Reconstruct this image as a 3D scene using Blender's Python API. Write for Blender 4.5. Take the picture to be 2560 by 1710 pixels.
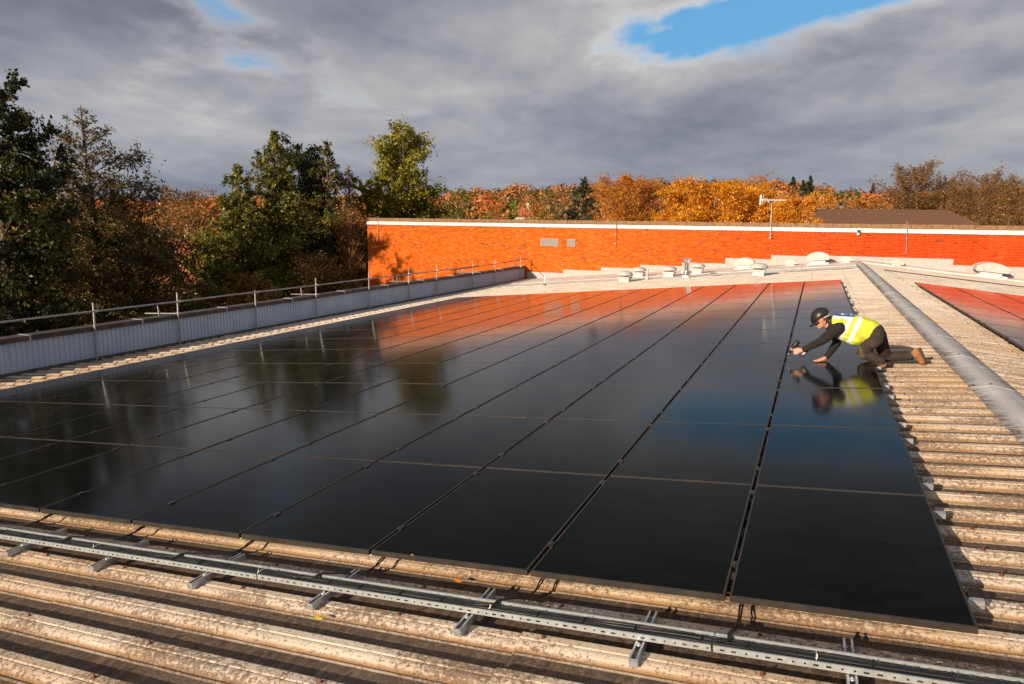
import bpy, bmesh, math, random
import numpy as np
from mathutils import Vector, Matrix

# ------------------------------------------------------------------ clear
for o in list(bpy.data.objects): bpy.data.objects.remove(o, do_unlink=True)
scn = bpy.context.scene
COL = scn.collection

# ------------------------------------------------------------------ camera
F_PX = 1745.36                                   # focal length in photo pixels (2560 wide)
CAM = np.array([-0.832, -3.543, 1.809])
RW = np.array([[0.91759, 0.39731, 0.01282],
               [0.07953, -0.15190, -0.98519],
               [-0.38948, 0.90502, -0.17099]])
RW[2] /= np.linalg.norm(RW[2]); RW[0] -= RW[2]*(RW[0]@RW[2]); RW[0] /= np.linalg.norm(RW[0]); RW[1] = np.cross(RW[2], RW[0])
cd = bpy.data.cameras.new('camera'); cam = bpy.data.objects.new('camera', cd); COL.objects.link(cam)
cd.sensor_fit = 'HORIZONTAL'; cd.sensor_width = 36.0; cd.lens = F_PX/2560*36.0
cd.clip_start = 0.05; cd.clip_end = 9000
M = Matrix.Identity(4)
for r in range(3):
    M[r][0] = RW[0][r]; M[r][1] = -RW[1][r]; M[r][2] = -RW[2][r]; M[r][3] = CAM[r]
cam.matrix_world = M
scn.camera = cam
scn.render.resolution_x = 1024; scn.render.resolution_y = 684

def ray(x, y):
    d = RW.T @ np.array([(x-1280)/F_PX, (y-855)/F_PX, 1.0]); return d
def at(x, y, depth): return CAM + ray(x, y)*depth
def project(P):
    c = RW @ (np.asarray(P, float)-CAM); return 1280+F_PX*c[0]/c[2], 855+F_PX*c[1]/c[2], c[2]

# ------------------------------------------------------------------ light
SUNV = np.array([0.335, 0.90, -0.292]); SUNV /= np.linalg.norm(SUNV)      # direction the light travels
SUN_EL = math.asin(-SUNV[2]); SUN_AZ = math.atan2(-SUNV[0], -SUNV[1])
sl = bpy.data.lights.new('sun', 'SUN'); sun = bpy.data.objects.new('sun', sl); COL.objects.link(sun)
sl.energy = 5.0; sl.angle = math.radians(0.5); sl.color = (1.0, 0.81, 0.60)
sun.rotation_euler = Vector(SUNV).to_track_quat('-Z', 'Y').to_euler()
scn.view_settings.view_transform = 'Standard'; scn.view_settings.look = 'None'
scn.view_settings.exposure = 0.5; scn.view_settings.gamma = 1.0; scn.view_settings.use_curve_mapping = False

class NT:
    """tiny node-tree helper"""
    def __init__(s, tree): s.t = tree; tree.nodes.clear()
    def n(s, typ, **kw):
        nd = s.t.nodes.new(typ)
        for k, v in kw.items():
            if k == 'ins':
                for i, val in v.items(): s.put(nd.inputs[i], val)
            else: setattr(nd, k, v)
        return nd
    def put(s, sock, val):
        if hasattr(val, 'is_output') or isinstance(val, bpy.types.NodeSocket): s.t.links.new(val, sock)
        else:
            if isinstance(val, tuple) and len(val) == 3 and sock.type == 'RGBA': val = val+(1,)
            sock.default_value = val
    def math(s, op, a, b=0.0, c=None, clamp=False):
        nd = s.n('ShaderNodeMath', operation=op, use_clamp=clamp, ins={0: a, 1: b})
        if c is not None: s.put(nd.inputs[2], c)
        return nd.outputs[0]
    def noise(s, vec, scale, detail=4, rough=0.55, dist=0.0):
        nd = s.n('ShaderNodeTexNoise', ins={'Scale': scale, 'Detail': detail, 'Roughness': rough, 'Distortion': dist})
        if vec is not None: s.put(nd.inputs['Vector'], vec)
        return nd.outputs[0]
    def ramp(s, fac, stops, interp='LINEAR'):
        nd = s.n('ShaderNodeValToRGB'); cr = nd.color_ramp; cr.interpolation = interp
        while len(cr.elements) < len(stops): cr.elements.new(0.5)
        for e, (p, c) in zip(cr.elements, stops):
            e.position = p; e.color = (c, c, c, 1) if not isinstance(c, tuple) else (c+(1,) if len(c) == 3 else c)
        s.put(nd.inputs[0], fac); return nd.outputs[0]
    def mix(s, fac, a, b, mode='MIX'):
        nd = s.n('ShaderNodeMix', data_type='RGBA', blend_type=mode)
        s.put(nd.inputs[0], fac); s.put(nd.inputs[6], a); s.put(nd.inputs[7], b); return nd.outputs[2]
    def sep(s, v):
        nd = s.n('ShaderNodeSeparateXYZ', ins={0: v}); return nd.outputs
    def comb(s, x, y, z): return s.n('ShaderNodeCombineXYZ', ins={0: x, 1: y, 2: z}).outputs[0]
    def smooth(s, x, lo, hi):
        nd = s.n('ShaderNodeMapRange', interpolation_type='SMOOTHSTEP', ins={0: x, 1: lo, 2: hi, 3: 0.0, 4: 1.0}); return nd.outputs[0]

# ------------------------------------------------------------------ world: evening sky under broken cloud
world = bpy.data.worlds.new('World'); scn.world = world; world.use_nodes = True
w = NT(world.node_tree)
sky = w.n('ShaderNodeTexSky', sky_type='NISHITA', sun_disc=False, sun_elevation=SUN_EL, sun_rotation=SUN_AZ, altitude=100, air_density=1.0, dust_density=0.6, ozone_density=1.6)
gen = w.n('ShaderNodeTexCoord').outputs['Generated']
gx, gy, gz = w.sep(gen)
zz = w.math('ADD', w.math('MAXIMUM', gz, 0.0), 0.17)
cx = w.math('DIVIDE', gx, zz); cy = w.math('DIVIDE', gy, zz)
# turn the cloud plane so that cloud rolls lie across the view
ca, sa = math.cos(math.radians(24)), math.sin(math.radians(24))
ux = w.math('ADD', w.math('MULTIPLY', cx, ca), w.math('MULTIPLY', cy, sa))
uy = w.math('SUBTRACT', w.math('MULTIPLY', cy, ca), w.math('MULTIPLY', cx, sa))
cv = w.comb(w.math('MULTIPLY', ux, 1.15), w.math('MULTIPLY', uy, 0.80), 3.7)
n_cov = w.noise(cv, 0.85, 7, 0.54, 0.2)
cv2 = w.comb(w.math('ADD', w.math('MULTIPLY', ux, 1.0), 13.0), w.math('ADD', w.math('MULTIPLY', uy, 0.85), 0.25), 9.1)
n_lit = w.noise(cv2, 1.05, 7, 0.55, 0.2)
n_fine = w.noise(cv, 3.4, 6, 0.55, 0.1)
def gap(px, py, wid, hgt, amt, wob=0.5):
    """a break in the cloud in direction (px,py): an elongated soft hole"""
    g = ray(px, py); g = g/np.linalg.norm(g); a = math.atan2(g[0], g[1]); e = math.asin(g[2])
    az = w.math('ARCTAN2', gx, gy); el = w.math('ARCSINE', gz)
    dx = w.math('DIVIDE', w.math('ADD', w.math('SUBTRACT', az, a), w.math('MULTIPLY', w.math('SUBTRACT', n_fine, 0.5), wob*0.35)), wid)
    dy = w.math('DIVIDE', w.math('ADD', w.math('SUBTRACT', el, e), w.math('MULTIPLY', w.math('SUBTRACT', n_lit, 0.5), wob*0.25)), hgt)
    r2 = w.math('ADD', w.math('MULTIPLY', dx, dx), w.math('MULTIPLY', dy, dy))
    return w.math('MULTIPLY', w.math('POWER', 2.718, w.math('MULTIPLY', r2, -1.0)), amt)
gapr = gap(1960, -12, 0.20, 0.045, 0.60, 1.1)
gaps = w.math('ADD', gapr, gap(530, 90, 0.10, 0.035, 0.26, 1.3))
gaps = w.math('ADD', gaps, gap(880, 190, 0.06, 0.025, 0.16, 1.2))
cov0 = w.math('SUBTRACT', w.math('ADD', n_cov, 0.17), gaps)
cover = w.smooth(cov0, 0.30, 0.50)
thick = w.smooth(cov0, 0.40, 0.64)
lit = w.math('ADD', w.math('MULTIPLY', n_lit, 0.72), w.math('MULTIPLY', n_fine, 0.28))
cloud = w.ramp(lit, [(0.34, (1.30, 1.40, 1.72)), (0.44, (1.90, 1.98, 2.33)), (0.53, (2.60, 2.62, 2.86)), (0.62, (3.3, 3.25, 3.3)), (0.72, (4.3, 4.15, 4.1))])
edge = w.math('SUBTRACT', 1.0, thick)
cloud = w.mix(w.math('MULTIPLY', edge, w.math('ADD', 0.34, w.math('MULTIPLY', gapr, 1.0))), cloud, (6.0, 5.75, 5.6, 1))
low = w.smooth(gz, 0.20, 0.02)                                     # cloud bases thicken with distance
cloud = w.mix(w.math('MULTIPLY', low, 0.5), cloud, (1.85, 2.12, 2.62, 1))
blue = w.mix(0.8, sky.outputs[0], (0.75, 2.75, 5.1, 1))
skycol = w.mix(cover, blue, cloud)
bg = w.n('ShaderNodeBackground', ins={0: skycol, 1: 0.10})
w.t.links.new(bg.outputs[0], w.n('ShaderNodeOutputWorld').inputs[0])

# ------------------------------------------------------------------ mesh helpers
def link(o, parent=None):
    COL.objects.link(o)
    if parent is not None: o.parent = parent
    return o
def tag(o, label=None, cat=None, group=None, kind=None):
    if label: o['label'] = label
    if cat: o['category'] = cat
    if group: o['group'] = group
    if kind: o['kind'] = kind
    return o
def empty(name, loc=(0, 0, 0), label=None, cat=None, group=None, rot=(0, 0, 0), kind=None):
    o = bpy.data.objects.new(name, None); o.empty_display_size = 0.2
    o.location = loc; o.rotation_euler = rot; link(o); return tag(o, label, cat, group, kind)
def mesh_np(name, V, faces, attr=None, smooth=False):
    """V (n,3); faces: list of (m,k) int arrays"""
    me = bpy.data.meshes.new(name); V = np.asarray(V, np.float32)
    if not isinstance(faces, list): faces = [faces]
    faces = [np.asarray(f, np.int32) for f in faces if len(f)]
    me.vertices.add(len(V)); me.vertices.foreach_set('co', V.ravel())
    nl = sum(f.size for f in faces); npoly = sum(len(f) for f in faces)
    me.loops.add(nl); me.polygons.add(npoly)
    me.loops.foreach_set('vertex_index', np.concatenate([f.ravel() for f in faces]))
    tot = np.concatenate([np.full(len(f), f.shape[1], np.int32) for f in faces])
    st = np.concatenate([[0], np.cumsum(tot)[:-1]]).astype(np.int32)
    me.polygons.foreach_set('loop_start', st); me.polygons.foreach_set('loop_total', tot)
    if smooth: me.polygons.foreach_set('use_smooth', np.ones(npoly, bool))
    if attr is not None:
        a = me.attributes.new('v', 'FLOAT', 'POINT'); a.data.foreach_set('value', np.asarray(attr, np.float32))
    me.update(calc_edges=True); return me
def obj(name, me, mat=None, parent=None, loc=None, rot=None):
    o = bpy.data.objects.new(name, me)
    if mat is not None and len(me.materials) == 0:
        for m in (mat if isinstance(mat, (list, tuple)) else [mat]): me.materials.append(m)
    if loc is not None: o.location = loc
    if rot is not None: o.rotation_euler = rot
    return link(o, parent)
CUBE = np.array([[x, y, z] for x in (-.5, .5) for y in (-.5, .5) for z in (-.5, .5)])
CF = np.array([[0, 1, 3, 2], [4, 6, 7, 5], [0, 4, 5, 1], [2, 3, 7, 6], [0, 2, 6, 4], [1, 5, 7, 3]])
class MB:
    """collects boxes, tubes, lathes into one mesh; material index per face"""
    def __init__(s): s.V = []; s.F = []; s.n = 0; s.mi = []; s.sm = []
    def add(s, V, F, mi=0, smooth=False):
        V = np.asarray(V, float); s.V.append(V)
        for f in F: s.F.append([int(i)+s.n for i in f]); s.mi.append(mi); s.sm.append(smooth)
        s.n += len(V); return s
    def box(s, c, d, rot=None, mi=0):
        V = CUBE*np.array(d)
        if rot is not None: V = V @ np.array(rot).T
        return s.add(V+np.array(c), CF, mi)
    def box2(s, a, b, mi=0):
        a = np.array(a, float); b = np.array(b, float); return s.box((a+b)/2, np.abs(b-a), None, mi)
    def tube(s, pts, r, sides=8, mi=0, caps=True):
        P = np.array(pts, float); k = len(P); R_ = np.broadcast_to(np.asarray(r, float), (k,))
        T = np.gradient(P, axis=0); T /= np.linalg.norm(T, axis=1)[:, None]+1e-12
        ref = np.array([0, 0, 1.0]) if abs(T[0][2]) < 0.9 else np.array([1.0, 0, 0])
        V = []
        for i in range(k):
            a = np.cross(T[i], ref); a /= np.linalg.norm(a)+1e-12; b = np.cross(T[i], a)
            for j in range(sides):
                t = 2*math.pi*j/sides; V.append(P[i]+R_[i]*(a*math.cos(t)+b*math.sin(t)))
        F = [[i*sides+j, i*sides+(j+1) % sides, (i+1)*sides+(j+1) % sides, (i+1)*sides+j] for i in range(k-1) for j in range(sides)]
        s.add(V, F, mi, True)
        if caps: s.add(V[:sides], [list(range(sides))[::-1]], mi); s.add(V[-sides:], [list(range(sides))], mi)
        return s
    def lathe(s, prof, c=(0, 0, 0), sides=20, mi=0, smooth=True):
        V = [[c[0]+r*math.cos(2*math.pi*j/sides), c[1]+r*math.sin(2*math.pi*j/sides), c[2]+z] for r, z in prof for j in range(sides)]
        F = [[i*sides+j, i*sides+(j+1) % sides, (i+1)*sides+(j+1) % sides, (i+1)*sides+j] for i in range(len(prof)-1) for j in range(sides)]
        return s.add(V, F, mi, smooth)
    def mesh(s, name):
        me = bpy.data.meshes.new(name); V = np.concatenate(s.V)
        me.from_pydata(V.tolist(), [], s.F); me.polygons.foreach_set('material_index', s.mi); me.polygons.foreach_set('use_smooth', s.sm)
        me.update(); return me
    def build(s, name, mat, parent=None, loc=None, rot=None): return obj(name, s.mesh(name), mat, parent, loc, rot)
def bevel(o, wd=0.004, seg=2):
    m = o.modifiers.new('bevel', 'BEVEL'); m.width = wd; m.segments = seg; m.limit_method = 'ANGLE'; return o
ORD = ['first', 'second', 'third', 'fourth', 'fifth', 'sixth', 'seventh', 'eighth', 'ninth', 'tenth', 'eleventh', 'twelfth', 'thirteenth', 'fourteenth', 'fifteenth']

# ------------------------------------------------------------------ materials
def new_mat(name):
    m = bpy.data.materials.new(name); m.use_nodes = True; return m, NT(m.node_tree)
def finish(n, color, rough=0.6, metal=0.0, bump=None, bstr=0.3, bdist=0.01, spec=0.4, **kw):
    p = n.n('ShaderNodeBsdfPrincipled')
    n.put(p.inputs['Base Color'], color); n.put(p.inputs['Roughness'], rough); n.put(p.inputs['Metallic'], metal); n.put(p.inputs['Specular IOR Level'], spec)
    for k, v in kw.items(): n.put(p.inputs[k.replace('_', ' ')], v)
    if bump is not None:
        b = n.n('ShaderNodeBump', ins={'Strength': bstr, 'Distance': bdist, 'Height': bump}); n.t.links.new(b.outputs[0], p.inputs['Normal'])
    n.t.links.new(p.outputs[0], n.n('ShaderNodeOutputMaterial').inputs[0]); return p
def pos(n): return n.n('ShaderNodeNewGeometry').outputs['Position']
def simple(name, c, rough=0.6, metal=0.0, var=0.25, scale=8.0, dirt=None, dscale=2.0, damt=0.5, spec=0.4, bstr=0.0):
    m, n = new_mat(name); p = pos(n); f = n.noise(p, scale, 5, 0.6)
    c = np.array(c); col = n.ramp(f, [(0.3, tuple(c*(1-var))), (0.7, tuple(np.minimum(c*(1+var), 0.95)))])
    if dirt is not None:
        d = n.smooth(n.noise(p, dscale, 6, 0.65), 0.48, 0.68); col = n.mix(n.math('MULTIPLY', d, damt), col, tuple(dirt))
    rr = n.ramp(n.noise(p, scale*1.7, 3), [(0.3, max(rough-.08, 0.02)), (0.7, min(rough+.1, 1.0))])
    finish(n, col, rr, metal, n.noise(p, scale*6, 4) if bstr else None, bstr, 0.004, spec); return m
PIT = 0.326; Y0 = -0.045                           # corrugation pitch and phase along the ridge
def mat_roof():
    m, n = new_mat('fibre_cement_sheet'); p = pos(n); x, y, z = n.sep(p)
    u = n.math('FRACT', n.math('DIVIDE', n.math('SUBTRACT', y, Y0-40*PIT), PIT))         # position across one corrugation
    big = n.noise(p, 0.45, 4, 0.6); mid = n.noise(n.comb(n.math('MULTIPLY', x, 0.5), y, z), 3.2, 5, 0.65)
    base = n.ramp(mid, [(0.28, (0.48, 0.395, 0.31)), (0.55, (0.60, 0.52, 0.43)), (0.75, (0.68, 0.61, 0.52))])
    base = n.mix(n.math('MULTIPLY', n.smooth(big, 0.36, 0.62), 0.62), base, (0.48, 0.31, 0.155, 1))
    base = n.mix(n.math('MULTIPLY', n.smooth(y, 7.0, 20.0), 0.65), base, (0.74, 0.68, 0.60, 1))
    # ochre moss at the foot of each flank
    foot = n.math('MULTIPLY', n.smooth(u, 0.36, 0.40), n.smooth(u, 0.50, 0.42))
    mossn = n.smooth(n.math('ADD', n.noise(n.comb(n.math('MULTIPLY', x, 0.35), y, z), 5.0, 5, 0.7), n.math('MULTIPLY', big, 0.25)), 0.33, 0.56)
    base = n.mix(n.math('MULTIPLY', n.math('MULTIPLY', foot, mossn), 0.9), base, (0.20, 0.09, 0.016, 1))
    # dirty valley floors with cross hatching, the browns deepened to carry shadow as well
    val = n.math('ADD', n.smooth(u, 0.375, 0.335), n.smooth(u, 0.87, 0.93))
    hat = n.noise(n.comb(n.math('MULTIPLY', x, 30.0), n.math('MULTIPLY', y, 6.0), z), 1.0, 5, 0.75, 0.6)
    vcol = n.ramp(hat, [(0.34, (0.018, 0.011, 0.007)), (0.53, (0.070, 0.043, 0.027)), (0.74, (0.24, 0.165, 0.11))])
    nearv = n.math('MULTIPLY', val, n.ramp(n.noise(p, 1.3, 4, 0.6), [(0.3, 1.0), (0.7, 0.86)]))
    farf = n.smooth(y, 3.0, 16.0)                                                       # valley dirt and lichen thin out with distance along the ridge
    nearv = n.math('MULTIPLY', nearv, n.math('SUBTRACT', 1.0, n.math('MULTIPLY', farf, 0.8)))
    base = n.mix(nearv, base, vcol)
    # lichen blotches and speckle
    lz = n.noise(p, 38.0, 6, 0.78, 0.2); area = n.noise(n.comb(n.math('MULTIPLY', x, 0.7), n.math('MULTIPLY', y, 1.6), z), 1.7, 4, 0.6)
    lich = n.smooth(n.math('ADD', lz, n.math('MULTIPLY', n.math('SUBTRACT', area, 0.5), 0.52)), 0.500, 0.550)
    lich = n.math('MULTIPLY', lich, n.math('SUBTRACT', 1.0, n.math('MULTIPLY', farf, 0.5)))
    base = n.mix(n.math('MULTIPLY', lich, 0.82), base, n.ramp(n.noise(p, 70.0, 2), [(0.35, (0.10, 0.065, 0.045)), (0.65, (0.22, 0.155, 0.11))]))
    sp = n.smooth(n.noise(p, 60.0, 4, 0.7), 0.575, 0.62)
    base = n.mix(n.math('MULTIPLY', sp, 0.6), base, (0.08, 0.05, 0.035, 1))
    finish(n, base, 0.9, 0, n.math('ADD', n.math('MULTIPLY', lz, 0.7), n.noise(p, 180.0, 3)), 0.35, 0.004, 0.25); return m
def mat_brick():
    m, n = new_mat('red_brick'); p = pos(n); x, y, z = n.sep(p)
    row = n.math('FLOOR', n.math('DIVIDE', n.math('ADD', z, 9.0), 0.075))
    odd = n.math('MODULO', row, 2.0)
    colm = n.math('FLOOR', n.math('DIVIDE', n.math('ADD', n.math('ADD', x, 45.0), n.math('MULTIPLY', odd, 0.1125)), 0.225))
    wn = n.n('ShaderNodeTexWhiteNoise', noise_dimensions='2D'); n.put(wn.inputs['Vector'], n.comb(colm, row, 0.0))
    c = n.ramp(wn.outputs[0], [(0.0, (0.22, 0.075, 0.05)), (0.03, (0.30, 0.07, 0.025)), (0.07, (0.56, 0.085, 0.004)), (0.55, (0.68, 0.125, 0.005)), (0.85, (0.72, 0.165, 0.008)), (1.0, (0.70, 0.20, 0.035))])
    c = n.mix(n.math('MULTIPLY', n.smooth(x, -16.0, 3.0), 0.9), c, n.mix(1.0, c, (0.90, 0.24, 0.15, 1), 'MULTIPLY'))
    st = n.noise(n.comb(n.math('MULTIPLY', x, 1.0), y, n.math('MULTIPLY', z, 0.45)), 0.8, 5, 0.6)
    c = n.mix(n.math('MULTIPLY', n.smooth(st, 0.5, 0.7), 0.22), c, (0.62, 0.19, 0.045, 1))
    c = n.mix(n.math('MULTIPLY', n.noise(p, 40, 3), 0.2), c, (0.42, 0.06, 0.01, 1))
    finish(n, c, 0.88, 0, n.noise(p, 90, 3), 0.3, 0.003, 0.2); return m
def mat_glass():
    m, n = new_mat('solar_glass'); tc = n.n('ShaderNodeTexCoord').outputs['Object']; x, y, z = n.sep(tc)
    fine = n.math('ABSOLUTE', n.math('SUBTRACT', n.math('FRACT', n.math('MULTIPLY', x, 1/0.0182)), 0.5))
    bus = n.smooth(fine, 0.42, 0.47)
    cx_ = n.math('ABSOLUTE', n.math('SUBTRACT', n.math('FRACT', n.math('MULTIPLY', x, 1/0.182)), 0.5))
    cy_ = n.math('ABSOLUTE', n.math('SUBTRACT', n.math('FRACT', n.math('MULTIPLY', y, 1/0.0945)), 0.5))
    mid = n.smooth(n.math('ABSOLUTE', y), 0.009, 0.005)
    wn = n.n('ShaderNodeTexWhiteNoise', noise_dimensions='3D')
    n.put(wn.inputs['Vector'], n.comb(n.math('FLOOR', n.math('MULTIPLY', x, 1/0.182)), n.math('FLOOR', n.math('MULTIPLY', y, 1/0.0945)), n.n('ShaderNodeObjectInfo').outputs['Random']))
    c = n.mix(wn.outputs[0], (0.0028, 0.0045, 0.0045, 1), (0.0055, 0.0065, 0.0065, 1))
    c = n.mix(n.math('MULTIPLY', bus, 0.55), c, (0.014, 0.011, 0.009, 1))
    c = n.mix(n.smooth(cy_, 0.47, 0.49), c, (0.003, 0.003, 0.003, 1))
    c = n.mix(mid, c, (0.001, 0.0015, 0.0015, 1))
    dust = n.noise(pos(n), 2.0, 5, 0.65)
    rg = n.ramp(dust, [(0.3, 0.085), (0.7, 0.120)])
    ge = n.n('ShaderNodeNewGeometry'); bp_ = n.n('ShaderNodeBump', ins={'Strength': 0.02, 'Distance': 0.02, 'Height': n.noise(pos(n), 1.7, 2)})
    dt = n.n('ShaderNodeVectorMath', operation='DOT_PRODUCT', ins={0: ge.outputs['Normal'], 1: ge.outputs['Incoming']})
    # anti-reflective glass: almost no mirror from above, a strong one at a glancing angle
    fr_ = n.math('ADD', 0.003, n.math('MULTIPLY', 1.3, n.math('POWER', n.math('SUBTRACT', 1.0, n.math('ABSOLUTE', dt.outputs['Value'])), 7.8)), clamp=True)
    df = n.n('ShaderNodeBsdfDiffuse', ins={0: c}); gl = n.n('ShaderNodeBsdfGlossy', ins={0: (1, 1, 1, 1), 1: rg, 'Normal': bp_.outputs[0]})
    mx = n.n('ShaderNodeMixShader', ins={0: fr_, 1: df.outputs[0], 2: gl.outputs[0]})
    n.t.links.new(mx.outputs[0], n.n('ShaderNodeOutputMaterial').inputs[0]); return m
def mat_cladding():
    m, n = new_mat('pale_steel_cladding'); p = pos(n); x, y, z = n.sep(p)
    c = n.ramp(n.noise(p, 1.2, 4), [(0.3, (0.38, 0.46, 0.58)), (0.7, (0.47, 0.55, 0.66))])
    s = n.noise(n.comb(x, n.math('MULTIPLY', y, 9.0), n.math('MULTIPLY', z, 0.5)), 1.0, 5, 0.7)
    patch = n.smooth(n.noise(n.comb(x, y, 0.0), 0.55, 3), 0.52, 0.68)
    top = n.smooth(z, -1.75, -1.0)
    c = n.mix(n.math('MULTIPLY', n.math('MULTIPLY', n.smooth(s, 0.5, 0.72), patch), top), c, (0.10, 0.10, 0.10, 1))
    c = n.mix(n.math('MULTIPLY', n.smooth(s, 0.56, 0.75), 0.3), c, (0.30, 0.20, 0.12, 1))
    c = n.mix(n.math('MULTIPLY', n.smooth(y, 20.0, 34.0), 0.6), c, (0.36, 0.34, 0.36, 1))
    finish(n, c, 0.5, 0.0, None, spec=0.4); return m
def mat_leaf(name, stops, trans=0.3, pos_scale=0.0):
    m, n = new_mat(name); a = n.n('ShaderNodeAttribute', attribute_name='v').outputs['Fac']
    c = n.ramp(a, stops)
    d = n.n('ShaderNodeBsdfDiffuse', ins={0: c}); t = n.n('ShaderNodeBsdfTranslucent', ins={0: n.mix(0.5, c, n.mix(1.0, c, (1.6, 1.3, 0.5, 1), 'MULTIPLY'))})
    g = n.n('ShaderNodeBsdfGlossy', ins={0: (0.6, 0.6, 0.6, 1), 1: 0.45})
    mx = n.n('ShaderNodeMixShader', ins={0: trans, 1: d.outputs[0], 2: t.outputs[0]})
    mx2 = n.n('ShaderNodeMixShader', ins={0: 0.04, 1: mx.outputs[0], 2: g.outputs[0]})
    n.t.links.new(mx2.outputs[0], n.n('ShaderNodeOutputMaterial').inputs[0]); return m
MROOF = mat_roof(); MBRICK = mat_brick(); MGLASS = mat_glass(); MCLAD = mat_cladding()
MFRAME = simple('black_anodised_frame', (0.030, 0.024, 0.020), 0.45, 0.1, 0.2, 6, (0.06, 0.045, 0.03), 3.0, 0.4)
MCLAMP = simple('black_clamp', (0.05, 0.045, 0.04), 0.35, 0.7, 0.2)
MALU = simple('mill_aluminium', (0.62, 0.63, 0.65), 0.35, 0.85, 0.1, 20)
MGALV = simple('galvanised_steel', (0.50, 0.53, 0.56), 0.42, 0.75, 0.18, 25, (0.30, 0.30, 0.30), 9.0, 0.4)
MTRAY = simple('galvanised_tray', (0.40, 0.44, 0.45), 0.45, 0.5, 0.12, 25, (0.40, 0.38, 0.36), 6.0, 0.5)
MTUBE = simple('scaffold_tube', (0.36, 0.35, 0.34), 0.5, 0.7, 0.25, 18, (0.20, 0.13, 0.08), 6.0, 0.5)
MCABLE = simple('black_cable', (0.012, 0.012, 0.013), 0.45, 0, 0.3)
MTIE = simple('white_tie', (0.75, 0.72, 0.68), 0.5)
MMORTAR = simple('mortar', (0.60, 0.23, 0.055), 0.95, 0, 0.2, 10)
MCOPING = simple('coping_concrete', (0.21, 0.12, 0.065), 0.9, 0, 0.3, 4, (0.32, 0.20, 0.09), 7.0, 0.7, bstr=0.2)
MFASCIA = simple('white_lead_band', (0.66, 0.64, 0.62), 0.7, 0, 0.08, 3, (0.36, 0.35, 0.34), 2.4, 0.55)
MFLASH = simple('grey_lead_flashing', (0.40, 0.385, 0.37), 0.75, 0, 0.18, 5, (0.24, 0.22, 0.20), 5.0, 0.6)
MRIDGE = None
def mat_ridge():
    m, n = new_mat('ridge_cap_cement'); p = pos(n); x, y, z = n.sep(p)
    c = n.ramp(n.noise(p, 1.6, 4), [(0.3, (0.42, 0.42, 0.42)), (0.7, (0.55, 0.55, 0.55))])
    e = n.math('ABSOLUTE', n.math('SUBTRACT', x, 1.14))
    st = n.noise(n.comb(n.math('MULTIPLY', x, 5.0), n.math('MULTIPLY', y, 34.0), z), 1.0, 5, 0.7, 0.3)
    amt = n.smooth(n.math('ADD', n.math('ADD', st, n.math('MULTIPLY', e, 1.15)), n.math('MULTIPLY', n.math('SUBTRACT', n.noise(p, 0.7, 3), 0.5), 0.35)), 0.60, 0.78)
    c = n.mix(n.math('MULTIPLY', amt, 0.88), c, n.mix(n.noise(p, 6, 3), (0.045, 0.038, 0.033, 1), (0.17, 0.12, 0.08, 1)))
    c = n.mix(n.math('MULTIPLY', n.smooth(n.noise(p, 60, 3), 0.6, 0.68), 0.5), c, (0.12, 0.10, 0.09, 1))
    finish(n, c, 0.85, 0, n.noise(p, 120, 3), 0.25, 0.004, 0.3); return m
MRIDGE = mat_ridge()
MMEMB = simple('weathered_cement_sheet', (0.70, 0.655, 0.60), 0.85, 0, 0.12, 2.5, (0.36, 0.25, 0.15), 1.5, 0.6)
MVENT = simple('pale_grey_vent_paint', (0.50, 0.475, 0.45), 0.5, 0, 0.08, 6, (0.36, 0.30, 0.25), 5.0, 0.5)
MSTEEL = simple('stainless_flue', (0.58, 0.58, 0.58), 0.22, 0.95, 0.1, 8)
MBOLT = simple('rusty_bolt', (0.13, 0.035, 0.016), 0.8, 0, 0.3, 60)
MCAP = simple('dark_capping', (0.060, 0.052, 0.047), 0.55, 0.3, 0.25, 5, (0.20, 0.11, 0.05), 3.0, 0.5)
MKERB = simple('gutter_kerb', (0.10, 0.095, 0.085), 0.9, 0, 0.4, 6, (0.05, 0.06, 0.04), 3.0, 0.6)
MDARK = simple('dark_void', (0.012, 0.011, 0.010), 0.9)
MWALLP = simple('rendered_wall', (0.30, 0.27, 0.24), 0.9)
def mat_tile(name, a, b):
    m, n = new_mat(name); p = pos(n)
    c = n.ramp(n.noise(p, 6.0, 4, 0.7), [(0.3, a), (0.7, b)])
    c = n.mix(n.smooth(n.noise(p, 14.0, 2), 0.66, 0.72), c, (0.42, 0.36, 0.28, 1))
    finish(n, c, 0.9, 0, n.noise(p, 60, 3), 0.3, 0.005, 0.2); return m
MHB = simple('house_brick', (0.20, 0.075, 0.045), 0.9, 0, 0.3, 6)
MTILE_B = mat_tile('brown_tile', (0.10, 0.055, 0.04), (0.17, 0.09, 0.06))
MTILE_R = mat_tile('red_tile', (0.30, 0.085, 0.045), (0.42, 0.15, 0.085))
MBARK = simple('bark', (0.085, 0.062, 0.045), 0.95, 0, 0.4, 14)
MBARKP = simple('pale_bark', (0.30, 0.215, 0.15), 0.9, 0, 0.3, 14)
MBARKR = simple('reddish_twigs', (0.21, 0.10, 0.06), 0.9, 0, 0.3, 14)
MBARKT = simple('brown_twigs', (0.17, 0.10, 0.055), 0.9, 0, 0.3, 14)
MBARKO = simple('tan_twigs', (0.36, 0.19, 0.075), 0.9, 0, 0.3, 14)
L_DARK = mat_leaf('leaf_dark_green', [(0.0, (0.015, 0.025, 0.010)), (0.55, (0.037, 0.053, 0.016)), (0.86, (0.094, 0.088, 0.020)), (0.96, (0.263, 0.163, 0.031))])
L_ALDER = mat_leaf('leaf_alder', [(0.0, (0.037, 0.048, 0.017)), (0.5, (0.102, 0.093, 0.031)), (0.8, (0.221, 0.145, 0.044)), (0.97, (0.374, 0.196, 0.048))])
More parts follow.
